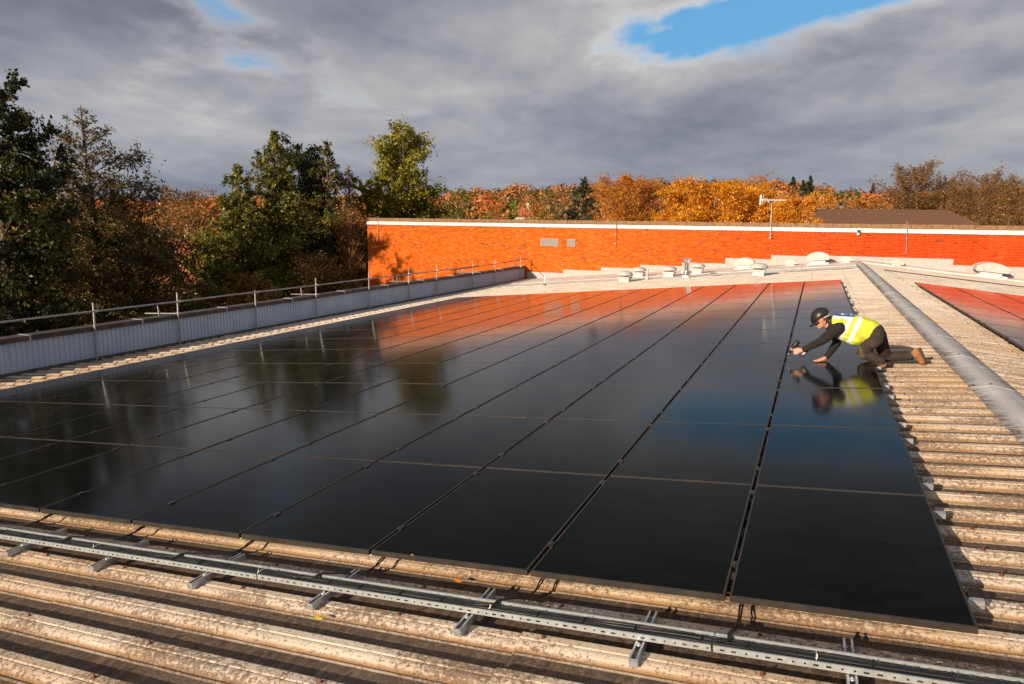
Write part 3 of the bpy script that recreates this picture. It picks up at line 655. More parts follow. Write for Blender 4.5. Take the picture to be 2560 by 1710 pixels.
for j in range(13):
    for i in range(13):
        xc = -(i+.5)*PA; yc = (j+.5)*PB
        P0 = (xc*math.cos(PITCH), yc, xc*math.sin(PITCH))
        if not visible(P0): continue
        pn = empty('solar_panel', P0, 'black solar panel in %s row from the cable tray, %s column from the ridge' % (ORD[j], ORD[i]), 'solar panel', 'solar panels on the near roof slope', (rng.uniform(-.0007, .0007), -PITCH+rng.uniform(-.0009, .0009), 0))
        for nm, me in (('frame', FRM), ('glass', GLS)):
            o = bpy.data.objects.new(nm, me); link(o, pn)
        for cyy in CLY:
            o = bpy.data.objects.new('clamp', CLP if i else CLE); o.location = (PA/2 if i else PW/2+.002, cyy-PB/2, 0); link(o, pn)
# the second array on the far side of the ridge
XQ = 2.17
for j in range(13):
    for i in range(6):
        xc = (XQ-XRIDGE)/math.cos(PITCH)+(i+.5)*PA
        P0 = (XRIDGE+xc*math.cos(PITCH), (j+.5)*PB, ZR-xc*math.sin(PITCH))
        if not visible(P0, .9): continue
        pn = empty('solar_panel', P0, 'black solar panel beyond the ridge, %s row from the wall, %s from the ridge' % (ORD[12-j], ORD[i]), 'solar panel', 'solar panels beyond the ridge', (0, PITCH+rng.uniform(-.0008, .0008), 0))
        for nm, me in (('frame', FRM), ('glass', GLS)):
            o = bpy.data.objects.new(nm, me); link(o, pn)
        for cyy in CLY:
            o = bpy.data.objects.new('clamp', CLP if i else CLE); o.location = (-PA/2 if i else -PW/2-.002, cyy-PB/2, 0)
            if not i: o.rotation_euler = (0, 0, math.pi)
            link(o, pn)
# mounting rails with feet
mb = MB(); RLn = 13*PA+.16
mb.box2((-RLn+.10, -.017, -.040), (.075, .017, 0)); mb.box2((-RLn+.10, -.0185, -.022), (.0755, .0185, -.017))
RAILM = mb.mesh('rail_bar'); RAILM.materials.append(MALU)
mb = MB(); mb.box((0, 0, -.062), (.04, .03, .045)); mb.lathe([(.02, -.055), (.02, -.05), (0, -.049)], (.0, .03, 0), 8); FOOTM = mb.mesh('foot'); FOOTM.materials.append(MALU)
for j in range(13):
    for q, cyy in enumerate(CLY):
        R0 = on_left(0, j*PB+cyy-.02, -PT-.002); num = 2*j+q
        rl = empty('mounting_rail', R0, 'silver mounting rail under the near solar panels, %s pair from the cable tray, %s rail' % (ORD[j], ('nearer', 'farther')[q]), 'rail', 'mounting rails under the near array', (0, -PITCH, 0))
        o = bpy.data.objects.new('rail_bar', RAILM); link(o, rl)
        for fx in (-.12, -1.1, -2.3, -3.5):
            o = bpy.data.objects.new('foot', FOOTM); o.location = (fx, 0, 0); link(o, rl)

# ------------------------------------------------------------------ cable tray, supports and cables
TY0, TY1 = -0.405, -0.298; TH = 0.031
TX0, TX1 = -9.2, 1.02
def rl_obj(name, label, cat, group=None, h=0.0): return empty(name, on_left(0, 0, h), label, cat, group, (0, -PITCH, 0))
tr = rl_obj('cable_tray', 'galvanised slotted cable tray running across the roof in front of the panels', 'cable tray')
HB = CROWN+.041+.004                                 # tray floor height
def slotted(side_y, x0, x1):
    """a tray side wall with punched slots: strips above and below, webs between"""
    mb = MB(); z0, z1 = HB, HB+TH; a, b = z0+.011, z0+.020
    mb.box2((x0, side_y-.0008, z0), (x1, side_y+.0008, a)); mb.box2((x0, side_y-.0008, b), (x1, side_y+.0008, z1))
    mb.box2((x0, side_y-.004, z1), (x1, side_y+.004, z1+.0035))
    x = x0; k = 0
    while x < x1:
        slot = .022 if (k//2) % 2 == 0 else .009; wb = .040 if slot < .02 else .030
        mb.box2((x, side_y-.0007, a), (min(x+wb, x1), side_y+.0007, b)); x += wb+slot; k += 1
    return mb
secs = [(TX0, -6.75), (-6.74, -3.95), (-3.94, -1.15), (-1.14, TX1)]
for x0, x1 in secs:
    slotted(TY0, x0, x1).build('side_wall', MTRAY, tr); slotted(TY1, x0, x1).build('side_wall', MTRAY, tr)
    mb = MB(); mb.box2((x0, TY0+.001, HB), (x1, TY1-.001, HB+.002)); mb.build('tray_floor', MTRAY, tr)
for xj in (-6.745, -3.945, -1.145):
    mb = MB(); mb.box2((xj-.09, TY1-.012, HB+.006), (xj+.09, TY1-.002, HB+.028)); 
    for dx in (-.06, -.02, .02, .06): mb.lathe([(.009, 0), (.008, .006), (0, .007)], (xj+dx, TY1-.016, HB+.018), 8)
    mb.build('splice_plate', MGALV, tr)
chan = MB(); SWd, SHt, SLn = .041, .041, .45
for sx in (-1, 1):
    chan.box2((sx*SWd/2-.0012, -SLn/2, 0), (sx*SWd/2+.0012, SLn/2, SHt)); chan.box2((sx*(SWd/2-.005)-.004, -SLn/2, SHt-.0015), (sx*(SWd/2-.005)+.004, SLn/2, SHt+.001))
chan.box2((-SWd/2+.0012, -SLn/2, 0), (SWd/2-.0012, SLn/2, .0022)); chan.box2((-SWd/2-.001, -SLn/2-.003, -.001), (SWd/2+.001, -SLn/2, SHt+.001))
CHM = chan.mesh('channel'); CHM.materials.append(MGALV)
mb = MB(); mb.lathe([(.013, 0), (.013, .003), (.007, .004), (.007, .010), (0, .011)], (0, 0, 0), 8); WAS = mb.mesh('bolt'); WAS.materials.append(MGALV)
for i, sx in enumerate((-8.1, -7.15, -6.22, -5.28, -4.34, -3.38, -2.42, -1.48, -.55, .38)):
    if i < 2: continue
    st = empty('strut_channel', on_left(sx, -.335, CROWN), 'galvanised strut channel under the cable tray, %s from the left edge' % ORD[i-2], 'strut', 'strut channels carrying the cable tray', (0, -PITCH, math.radians((-1.5, .8, 0, 1.2, -.6)[i % 5])))
    o = bpy.data.objects.new('channel', CHM); link(o, st)
    for yy in (-.105, .075):
        o = bpy.data.objects.new('bolt', WAS); o.location = (0, yy, SHt); link(o, st)
rng = random.Random(21)
lanes = [(-.393, .010), (-.380, .011), (-.367, .010), (-.355, .012), (-.342, .010), (-.330, .011), (-.318, .010), (-.387, .021), (-.374, .022), (-.361, .022), (-.348, .023), (-.336, .021), (-.324, .020)]
for i, (ly, lz) in enumerate(lanes):
    pts = [(x, ly+rng.uniform(-.005, .005), HB+lz+rng.uniform(-.002, .004)) for x in np.arange(TX0, TX1+.2, .33)]
    cb = rl_obj('power_cable', 'black power cable lying in the slotted cable tray', 'cable', 'black cables bundled in the tray')
    MB().tube(pts, .0066, 6).build('sheath', MCABLE, cb)
for i in range(34):                                   # ties round the bundle, one in six white
    x = TX0+1.2+i*.27+rng.uniform(-.05, .05)
    if x > TX1: break
    ct = rl_obj('cable_tie', 'cable tie round the black cables in the tray', 'cable tie', 'ties round the tray cables')
    mb = MB(); mb.tube([(x, TY0+.014, HB+.012), (x, TY0+.022, HB+.031), (x, TY0+.06, HB+.033), (x, TY1-.02, HB+.028)], .0022, 5); mb.box((x, TY0+.03, HB+.033), (.006, .008, .006)); mb.box((x+.004, TY0+.03, HB+.043), (.003, .003, .02)); mb.build('strap', MTIE if i % 6 == 3 else MCABLE, ct)
# lead cables from the panel seams down to the tray
for i in range(1, 8):
    xs = -i*PA
    for q in range(2):
        lead_ = rl_obj('panel_lead', '%s black lead of the pair from the %s panel seam to the tray' % (('right', 'left')[q], ORD[i-1]), 'cable', 'leads from the panel seams')
        a = .06+.012*q; sw = (.02, .12, .22, .28, .33, .36, .38)[i-1]
        pts = [(xs+a, .12, -.06), (xs+a, .01, -.066-.006*q), (xs+a-.03*sw, -.05, -.088+.01*q), (xs+a-.30*sw, -.13, CROWN+.028), (xs+a-.7*sw, -.22, CROWN+.060), (xs-sw*1.0+a, -.295, HB+.040), (xs-sw*1.15+a, -.34, HB+.034), (xs-sw*1.5+a-.06, -.36, HB+.030)]
        P = np.array(pts); t = np.linspace(0, len(P)-1, 26); Q = []
        for tt in t:
            k = min(int(tt), len(P)-2); f = tt-k; p0 = P[max(k-1, 0)]; p1 = P[k]; p2 = P[k+1]; p3 = P[min(k+2, len(P)-1)]
            Q.append(.5*((2*p1)+(-p0+p2)*f+(2*p0-5*p1+4*p2-p3)*f*f+(-p0+3*p1-3*p2+p3)*f**3))
        MB().tube(Q, .0052, 6).build('sheath', MCABLE, lead_)
# fallen leaves
for (px_, py_, lab, cm) in ((1145, 1453, 'orange fallen leaf on the roof edge below the panels', (.62, .19, .01)), (797, 1546, 'yellow fallen leaf lying in a roof valley', (.62, .40, .02)), (1030, 1389, 'small brown leaf on the near edge of a panel', (.30, .10, .02))):
    d = ray(px_, py_); h = CROWN+.003 if py_ != 1389 else .004
    s = ((np.array(on_left(0, 0, h))-CAM)@nL)/(d@nL); P = CAM+d*s
    lf = empty('fallen_leaf', P, lab, 'leaf'); mb = MB(); L_ = .032 if py_ != 1389 else .014
    mb.add([(-L_, 0, 0), (-L_*.4, -L_*.5, .006), (L_*.5, -L_*.4, .002), (L_, 0, .009), (L_*.4, L_*.5, .004), (-L_*.5, L_*.4, .008), (0, 0, .012)], [[0, 1, 6], [1, 2, 6], [2, 3, 6], [3, 4, 6], [4, 5, 6], [5, 0, 6]]); mb.build('blade', simple('fallen_leaf_skin', cm, .7), lf)

# ------------------------------------------------------------------ roof vents, flue and pipes
def roof_z(x): return zl(x)+CROWN+.03
def mushroom(x, y, lab, dome=.375, hb=.16, sc=1.0):
    v = empty('mushroom_vent', (x, y, roof_z(x)-.03), lab, 'roof vent', 'mushroom roof vents'); s = sc
    mb = MB(); mb.box((0, 0, hb/2*s), (.47*s, .47*s, hb*s)); bevel(mb.build('upstand', MFASCIA, v), .01)
    mb = MB(); mb.box((0, 0, (hb+.045)*s), (.56*s, .56*s, .09*s)); bevel(mb.build('curb', MVENT, v), .012)
    mb = MB(); mb.lathe([(.17*s, (hb+.09)*s), (.16*s, (hb+.18)*s)], (0, 0, 0), 18); mb.build('throat', MVENT, v)
    z0 = hb+.155; d = dome
    mb = MB(); mb.lathe([(.16*s, (z0+.01)*s), (d*.9*s, (z0-.005)*s), (d*s, (z0+.02)*s), (d*.99*s, (z0+.06)*s), (d*.9*s, (z0+.12)*s), (d*.7*s, (z0+.175)*s), (d*.4*s, (z0+.205)*s), (0, (z0+.215)*s)], (0, 0, 0), 28); mb.build('dome_cap', MVENT, v)
    mb = MB()
    for k in range(8):
        a = k*math.pi/4+.2; mb.lathe([(.012, 0), (.010, .006), (0, .007)], (math.cos(a)*d*.9*s, math.sin(a)*d*.9*s, (z0+.118)*s), 6)
    mb.build('rivets', MCAP, v)
mushroom(-9.09, 29.16, 'mushroom roof vent standing leftmost and nearest of the domed vents')
mushroom(-9.25, 32.7, 'mushroom roof vent behind the thin pipe', .375, .17)
mushroom(-7.47, 31.56, 'mushroom roof vent just left of the steel flue', .385, .17)
mushroom(-6.25, 32.6, 'mushroom roof vent just right of the steel flue', .37, .20)
mushroom(-3.05, 28.6, 'mushroom roof vent rightmost, in front of the arched cowl', .39, .19)
mushroom(-7.02, 33.6, 'small squat roof vent half hidden behind the steel flue', .20, .12, .75)
fl = empty('steel_flue', (-6.34, 29.85, roof_z(-6.34)-.03), 'shiny steel flue pipe with square terminal and conical skirt', 'flue')
MB().lathe([(.18, 0), (.18, .12), (.165, .13)], sides=20).build('base_ring', MFASCIA, fl)
MB().lathe([(.175, .13), (.16, .19), (.105, .30), (.10, .33)], sides=24).build('skirt', MSTEEL, fl)
MB().lathe([(.098, .32), (.098, .72)], sides=24).build('pipe', MSTEEL, fl)
mb = MB()
for sx in (-1, 1): mb.box((sx*.15, 0, .81), (.012, .30, .19))
for sy in (-1, 1): mb.box((0, sy*.15, .725), (.30, .012, .025)); mb.box((0, sy*.15, .895), (.30, .012, .025))
mb.box((0, 0, .908), (.31, .31, .012)); mb.box((0, 0, .712), (.31, .31, .012)); mb.box((0, .02, .81), (.22, .10, .12)); bevel(mb.build('terminal', MSTEEL, fl), .004)
pp = empty('vent_pipe', (-8.17, 29.83, roof_z(-8.17)-.03), 'pale soil pipe in front of a mushroom vent', 'pipe')
MB().lathe([(.085, 0), (.085, .10), (.062, .12), (.060, .26), (.075, .27), (.075, .31), (.055, .32), (.055, .52), (.048, .52), (.0, .50)], sides=16).build('pipe', MVENT, pp)
pq = empty('vent_pipe', (-13.43, 29.9, roof_z(-13.43)-.03), 'white vent pipe with dark collar near the parapet end', 'pipe')
MB().lathe([(.09, 0), (.075, .07), (.058, .09)], sides=14).build('collar', MCAP, pq)
MB().lathe([(.052, .05), (.052, .50), (.046, .51), (0, .50)], sides=14).build('pipe', MTIE, pq)
MB().tube([(.10, .05, 0), (.10, .05, .62)], .010, 6).build('rod', MTIE, pq)
def cowl(x, y, wd, ht, lab, rot=0.0):
    v = empty('cowl_vent', (x, y, roof_z(x)-.05), lab, 'roof vent', 'arched cowl vents along the brick wall', (0, (-PITCH if x < XRIDGE else PITCH)*.9, rot)); dp = wd*.8
    mb = MB(); mb.box((0, 0, ht*.10), (wd, dp, ht*.22)); bevel(mb.build('base', MFASCIA, v), .012)
    mb = MB(); mb.box((0, 0, ht*.32), (wd*.68, dp*.72, ht*.26)); mb.build('neck', MFASCIA, v)
    n = 12; V = []
    for yy in (-dp/2, dp/2):
        for k in range(n+1):
            t = k/n; V.append(((t-.5)*wd*1.0, yy, ht*(.72+.28*math.sin(math.pi*t)**.8)))
        V.append((wd*.5, yy, ht*.44)); V.append((-wd*.5, yy, ht*.44))
    k = n+3; F = [[j, (j+1) % k, k+(j+1) % k, k+j] for j in range(k)]+[list(range(k)), list(range(k, 2*k))[::-1]]
    mb = MB(); mb.add(V, F); o = mb.build('arched_hood', MVENT, v); bevel(o, .014, 2)
    mb = MB(); n2 = 8
    for k2 in range(n2): mb.lathe([(.010, 0), (.008, .006), (0, .007)], ((k2/(n2-1)-.5)*wd*.9, -dp/2-.002, ht*.66), 6)
    mb.build('rivets', MCAP, v)
cowl(-4.18, 34.85, .95, .60, 'large arched cowl vent on the left, behind a mushroom vent')
cowl(-1.98, 35.0, .48, .36, 'small arched cowl vent between two large cowls')
cowl(-.70, 35.0, 1.0, .66, 'large arched cowl vent just left of the ridge')
cowl(.55, 35.1, .53, .35, 'small arched cowl vent at the ridge end')
cowl(2.85, 35.9, .58, .36, 'small arched cowl vent right of the ridge')
cowl(6.75, 35.8, 1.28, .72, 'largest arched cowl vent far right against the wall')

# ------------------------------------------------------------------ trees
def tubes_np(P, Rr, sides):
    """P (n,k,3) polylines, Rr (n,k)"""
    n, k, _ = P.shape; T = np.gradient(P, axis=1); T /= np.linalg.norm(T, axis=2, keepdims=True)+1e-9
    ref = np.zeros_like(T); ref[..., 0] = 1.0; ref[..., 1] = .37
    A = np.cross(T, ref); A /= np.linalg.norm(A, axis=2, keepdims=True)+1e-9; B = np.cross(T, A)
    th = np.arange(sides)*2*math.pi/sides
    V = P[:, :, None]+Rr[:, :, None, None]*(A[:, :, None]*np.cos(th)[None, None, :, None]+B[:, :, None]*np.sin(th)[None, None, :, None])
    i, s, j = np.meshgrid(np.arange(n), np.arange(k-1), np.arange(sides), indexing='ij'); j2 = (j+1) % sides; b = (i*k+s)*sides
    F = np.stack([b+j, b+j2, b+sides+j2, b+sides+j], -1).reshape(-1, 4); return V.reshape(-1, 3), F
PROFS = {'spire': lambda t: np.clip((1-t)**.88*np.minimum(1, .6+t*4)*(1+.25*np.sin(t*17)), .035, 1.2), 'cone': lambda t: np.clip((1-t)**.68*np.minimum(1, .45+t*4), .04, 1), 'oval': lambda t: np.clip(np.sqrt(np.clip(1-(2*t-.92)**2/1.22, 0, 1)), .08, 1),
         'dome': lambda t: np.clip(np.sqrt(np.clip(1-t**2.2, 0, 1)), .12, 1), 'vase': lambda t: np.clip(.35+.75*t-.35*t**4, .1, 1)}
def tree_meshes(seed, H, R, prof='cone', nl=60, leaves=20000, ls=.11, t0=.10, up=.45, sig=.22, twk=1.0, gap_=.0, tw_r=.012, top_thin=0.0, trunk_r=None):
    g = np.random.default_rng(seed); pf = PROFS[prof]; tr_ = trunk_r or .018*H
    kz = np.linspace(0, 1, 9); tp = np.stack([np.cumsum(g.normal(0, .012*H/3, 9))*np.minimum(kz*2, 1), np.cumsum(g.normal(0, .012*H/3, 9))*np.minimum(kz*2, 1), kz*H*.97], -1); tp[0, :2] = 0
    tv, tf = tubes_np(tp[None], (tr_*(1-kz)**.8+.012)[None], 8)
    t = t0+(1-t0)*((np.arange(nl)+g.random(nl))/nl)**.92; az = np.arange(nl)*2.39996+g.normal(0, .4, nl)
    lump = 1+.22*np.sin(az*2+seed)+.16*np.sin(az*3+t*9+seed*2)
    rad = R*pf((t-t0)/(1-t0))*g.uniform(.62, 1.12, nl)*lump
    p0 = np.stack([np.interp(t*.97, kz, tp[:, c]) if c < 2 else t*H*.95 for c in range(3)], -1)
    dr = np.stack([np.cos(az), np.sin(az), np.zeros(nl)], -1)
    ua = up*(.55+.9*t)+g.normal(0, .12, nl)
    tip = p0+dr*rad[:, None]; tip[:, 2] += rad*ua; tip[:, 2] = np.minimum(tip[:, 2], H*1.0)
    ctl = p0+dr*rad[:, None]*.5; ctl[:, 2] += rad*ua*.75
    s = np.linspace(0, 1, 6)[None, :, None]; LP = p0[:, None]*(1-s)**2+2*ctl[:, None]*s*(1-s)+tip[:, None]*s*s
    LP += g.normal(0, 1, LP.shape)*(rad[:, None, None]*.03)*s
    lr = (.006*H*(1-t)*.8+.010)[:, None]*(1-.8*np.linspace(0, 1, 6))[None]+.004
    lv, lf = tubes_np(LP, lr, 5)
    nt = np.maximum((5+rad*5.5)*twk, 3).astype(int); li = np.repeat(np.arange(nl), nt); N = len(li)
    ss = g.uniform(.18, 1, N)**.8; k = np.minimum((ss*5).astype(int), 4); fr = (ss*5-k)[:, None]
    st = LP[li, k]*(1-fr)+LP[li, k+1]*fr; tang = LP[li, k+1]-LP[li, k]; tang /= np.linalg.norm(tang, axis=1)[:, None]+1e-9
    dd = tang*.55+g.normal(0, .62, (N, 3)); dd[:, 2] += .22; dd /= np.linalg.norm(dd, axis=1)[:, None]
    tl = g.uniform(.3, 1.0, N)*np.clip(rad[li]*.34, .25, 1.3)
    e = st+dd*tl[:, None]; md = (st+e)/2+g.normal(0, .05, (N, 3))*tl[:, None]
    TP_ = np.stack([st, md, e], 1); wv, wf = tubes_np(TP_, np.tile(np.array([tw_r, tw_r*.7, tw_r*.35]), (N, 1)), 3)
    V = np.vstack([tv, lv, wv]); F = np.vstack([tf, lf+len(tv), wf+len(tv)+len(lv)])
    wood = mesh_np('trunk', V, F, smooth=True)
    if leaves == 0: return wood, None
    wgt = tl*np.clip(1-top_thin*np.clip((t[li]-.45)/.55, 0, 1), .05, 1)
    if gap_: wgt = wgt*(g.random(N) > gap_)
    ti = g.choice(N, leaves, p=wgt/wgt.sum()); q = g.uniform(.15, 1.1, leaves)[:, None]
    c = st[ti]*(1-q)+e[ti]*q+g.normal(0, sig, (leaves, 3))*np.clip(tl[ti], .3, 1)[:, None]
    a = g.normal(0, 1, (leaves, 3)); a /= np.linalg.norm(a, axis=1)[:, None]; b = np.cross(a, g.normal(0, 1, (leaves, 3))); b /= np.linalg.norm(b, axis=1)[:, None]
    sz = ls*g.uniform(.55, 1.35, leaves)[:, None]
    Q = np.stack([c-a*sz, c-b*sz*.55+a*sz*.1, c+a*sz, c+b*sz*.55+a*sz*.1], 1).reshape(-1, 3)
    tv_ = g.random(N); val = np.clip(.55*tv_[ti]+.45*g.random(leaves)+g.normal(0, .05, leaves), 0, 1)
    return wood, mesh_np('crown', Q, np.arange(leaves*4).reshape(-1, 4), np.repeat(val, 4))
def plant_tree(px_, py_, depth, hw, name, lab, cat, leaf, bark, group=None, base=None, seed=1, proto=None, **kw):
    T = at(px_, py_, depth); gz_ = float(terrain_z(T[0], T[1])) if base is None else base; H = T[2]-gz_; R = hw*depth/F_PX
    e = empty(name, (T[0], T[1], gz_), lab, cat, group)
    if proto is None: wood, crown = tree_meshes(seed, H, R, **kw); proto = (wood, crown, H, R)
    else: e.scale = (R/proto[3], R/proto[3], H/proto[2]); e.rotation_euler = (0, 0, seed*1.7)
    obj('trunk', proto[0], bark, e)
    if proto[1] is not None: obj('crown', proto[1], leaf, e)
    return proto
TG = 'tall trees left of the building'
plant_tree(-30, 195, 33, 165, 'broadleaf_tree', 'dark leafy tree cut off by the left edge of the picture', 'tree', L_DARK, MBARK, TG, seed=2, prof='oval', nl=95, leaves=52000, ls=.105, up=.5, sig=.20, t0=.05, gap_=.15)
plant_tree(205, 238, 40, 235, 'alder_tree', 'tall conical tree with thin brownish see-through top, far left', 'tree', L_ALDER, MBARK, TG, seed=5, prof='cone', nl=150, leaves=46000, ls=.095, up=.42, sig=.18, t0=.05, twk=1.25, top_thin=.8)
plant_tree(688, 303, 52, 175, 'alder_tree', 'dense green tree with the tallest tip of the middle clump', 'tree', L_OLIVE, MBARK, TG, seed=8, prof='spire', nl=130, leaves=44000, ls=.12, up=.4, sig=.25, t0=.04)
plant_tree(812, 330, 54, 130, 'alder_tree', 'dense green tree at the right of the middle clump', 'tree', L_ALDER, MBARK, TG, seed=11, prof='spire', nl=115, leaves=36000, ls=.115, up=.42, sig=.24, t0=.04, top_thin=.5)
plant_tree(592, 390, 50, 150, 'alder_tree', 'dense green tree at the left of the middle clump', 'tree', L_OLIVE, MBARK, TG, seed=14, prof='spire', nl=105, leaves=34000, ls=.115, up=.42, sig=.24, t0=.04)
plant_tree(752, 352, 57, 95, 'alder_tree', 'dark green tree filling the back of the middle clump', 'tree', L_DARK, MBARK, TG, seed=17, prof='oval', nl=95, leaves=26000, ls=.13, up=.4, sig=.27, t0=.04)
plant_tree(872, 398, 57, 42, 'bare_tree', 'slender pale bare tree beside the middle clump', 'tree', L_BROWN, MBARKP, TG, seed=20, prof='cone', nl=80, leaves=2500, ls=.08, up=.9, twk=1.3, t0=.2, tw_r=.011)
plant_tree(1005, 318, 62, 106, 'broadleaf_tree', 'tall yellow-green tree rising behind the left end of the brick wall', 'tree', L_YGREEN, MBARK, TG, seed=23, prof='oval', nl=115, leaves=44000, ls=.125, up=.45, sig=.27, t0=.05)
plant_tree(915, 440, 60, 58, 'broadleaf_tree', 'shorter yellow tree left of the tall yellow-green one', 'tree', L_YGREEN, MBARK, TG, seed=26, prof='oval', nl=75, leaves=19000, ls=.12, up=.4, sig=.25, t0=.05)
plant_tree(1050, 470, 63, 46, 'broadleaf_tree', 'dark green tree skirting the tall yellow-green one on its right', 'tree', L_DARK, MBARK, TG, seed=27, prof='dome', nl=70, leaves=15000, ls=.13, up=.4, sig=.26, t0=.05)
plant_tree(878, 562, 53, 72, 'bare_shrub', 'bare reddish shrub at the left end of the brick wall', 'shrub', L_RUST, MBARKR, seed=29, prof='vase', nl=85, leaves=1500, ls=.07, up=1.7, twk=1.6, t0=.02, tw_r=.009)
TB = 'bushes behind the parapet'
plant_tree(462, 478, 82, 72, 'bare_tree', 'brownish thin tree in the gap between the left trees', 'tree', L_BROWN, MBARKO, TB, seed=31, prof='dome', nl=80, leaves=9000, ls=.12, up=.9, t0=.1, twk=1.3)
plant_tree(520, 566, 56, 60, 'bush', 'yellowish green bush in the gap between the left trees', 'bush', L_YGREEN, MBARK, TB, seed=33, prof='dome', nl=60, leaves=15000, ls=.12, up=.5, t0=.03, sig=.3)
plant_tree(345, 590, 62, 110, 'bush', 'dark bush behind the alder by the red tiled house', 'bush', L_BROWN, MBARK, TB, seed=35, prof='dome', nl=60, leaves=15000, ls=.14, up=.5, t0=.03, sig=.3)
plant_tree(80, 600, 46, 150, 'bush', 'low dark bush at far left behind the parapet', 'bush', L_DARK, MBARK, TB, seed=37, prof='dome', nl=75, leaves=24000, ls=.12, up=.5, t0=.03, sig=.3)
plant_tree(620, 690, 48, 90, 'bush', 'low brownish bush behind the parapet, under the middle clump', 'bush', L_BROWN, MBARK, TB, seed=39, prof='dome', nl=60, leaves=9000, ls=.10, up=.5, t0=.03, sig=.3)
plant_tree(790, 640, 50, 95, 'bush', 'brown-leaved bush behind the parapet beside the bare shrub', 'bush', L_BROWN, MBARK, TB, seed=41, prof='dome', nl=60, leaves=9000, ls=.10, up=.6, t0=.03, sig=.3)
plant_tree(700, 560, 60, 150, 'bush', 'dark undergrowth bush beneath the middle clump', 'bush', L_DARK, MBARK, TB, seed=43, prof='dome', nl=80, leaves=22000, ls=.13, up=.5, t0=.03, sig=.3)
plant_tree(270, 560, 47, 150, 'bush', 'dark undergrowth bush beneath the conical alder', 'bush', L_DARK, MBARK, TB, seed=45, prof='dome', nl=80, leaves=24000, ls=.12, up=.5, t0=.03, sig=.3)
TW = 'trees behind the brick wall'
plant_tree(1150, 462, 80, 62, 'broadleaf_tree', 'rounded golden olive tree behind the left part of the brick wall', 'tree', L_OLIVE, MBARKO, TW, seed=51, prof='dome', nl=80, leaves=16000, ls=.13, up=.7, t0=.05, sig=.26, top_thin=.75)
plant_tree(1045, 505, 90, 60, 'bare_tree', 'bare brown tree right of the tall yellow-green tree', 'tree', L_RUST, MBARKO, TW, seed=52, prof='dome', nl=80, leaves=6000, ls=.12, up=.8, t0=.05, twk=1.4)
plant_tree(1284, 498, 100, 24, 'broadleaf_tree', 'small bright green tree behind the brick wall', 'tree', L_GREEN, MBARK, TW, seed=54, prof='oval', nl=45, leaves=6000, ls=.14, up=.5, t0=.05, sig=.22)
pb = plant_tree(1228, 512, 96, 55, 'bare_tree', 'low bare brown tree left of the small green tree', 'tree', L_RUST, MBARKO, TW, seed=56, prof='dome', nl=85, leaves=5500, ls=.12, up=.9, t0=.04, twk=1.5, tw_r=.014)
plant_tree(1330, 512, 92, 50, 'bare_tree', 'low bare brown tree right of the small green tree', 'tree', L_RUST, MBARKO, TW, seed=3, proto=pb)
plant_tree(1372, 458, 84, 80, 'broadleaf_tree', 'sparse olive tree left of the dark pointed tree', 'tree', L_OLIVE, MBARKO, TW, seed=58, prof='cone', nl=75, leaves=9000, ls=.12, up=.6, t0=.05, sig=.24, top_thin=.6)
plant_tree(1457, 431, 76, 92, 'evergreen_tree', 'dark green pointed tree standing out behind the brick wall', 'tree', L_DARK, MBARK, TW, seed=60, prof='cone', nl=95, leaves=22000, ls=.12, up=.35, t0=.03, sig=.24)
po = plant_tree(1590, 452, 88, 112, 'autumn_tree', 'wide rusty orange tree with bare twigs right of the dark pointed tree', 'tree', L_RUST, MBARKO, TW, seed=62, prof='dome', nl=120, leaves=24000, ls=.125, up=.75, t0=.04, sig=.26, twk=1.4)
plant_tree(1515, 462, 96, 70, 'autumn_tree', 'brown bare topped tree just behind the dark pointed tree', 'tree', L_RUST, MBARKO, TW, seed=5, proto=pb)
pg = plant_tree(1790, 455, 72, 105, 'autumn_tree', 'bright orange tree left of the television aerial', 'tree', L_ORANGE, MBARKO, TW, seed=64, prof='dome', nl=110, leaves=34000, ls=.125, up=.65, t0=.04, sig=.28, twk=1.1)
plant_tree(1705, 478, 76, 80, 'autumn_tree', 'orange tree between the rusty tree and the brightest orange one', 'tree', L_ORANGE, MBARKO, TW, seed=4, proto=pg)
plant_tree(1885, 462, 74, 90, 'autumn_tree', 'bright orange tree right behind the television aerial', 'tree', L_ORANGE, MBARKO, TW, seed=7, proto=pg)
plant_tree(1985, 492, 70, 84, 'autumn_tree', 'low orange tree beside the brown tiled roof', 'tree', L_ORANGE, MBARKO, TW, seed=9, proto=pg)
plant_tree(1905, 430, 98, 52, 'bare_tree', 'bare brown tree top rising above the bright orange trees', 'tree', L_RUST, MBARKO, TW, seed=66, prof='dome', nl=90, leaves=4500, ls=.11, up=1.0, t0=.1, twk=1.6, tw_r=.014)
pr1 = plant_tree(2272, 418, 100, 92, 'bare_tree', 'tall brown-olive tree above the tiled roof on the right', 'tree', L_RIGHT, MBARKT, TW, seed=68, prof='dome', nl=120, leaves=17000, ls=.13, up=.85, t0=.06, sig=.26, twk=1.5, tw_r=.014)
plant_tree(2372, 446, 104, 72, 'bare_tree', 'brown-olive tree second from the tall one, over the tiled roof end', 'tree', L_RIGHT, MBARKT, TW, seed=2, proto=pr1)
plant_tree(2480, 437, 102, 84, 'autumn_tree', 'brown tree with rusty crown near the right edge', 'tree', L_RIGHT, MBARKT, TW, seed=6, proto=pr1)
plant_tree(2585, 452, 98, 80, 'autumn_tree', 'brown tree cut off by the right edge', 'tree', L_RIGHT, MBARKT, TW, seed=8, proto=pr1)
plant_tree(2430, 478, 84, 88, 'bare_tree', 'low bare tan tree beyond the end of the tiled roof', 'tree', L_RIGHT, MBARKT, TW, seed=70, prof='vase', nl=110, leaves=7000, ls=.10, up=1.1, t0=.03, twk=1.6, tw_r=.012)
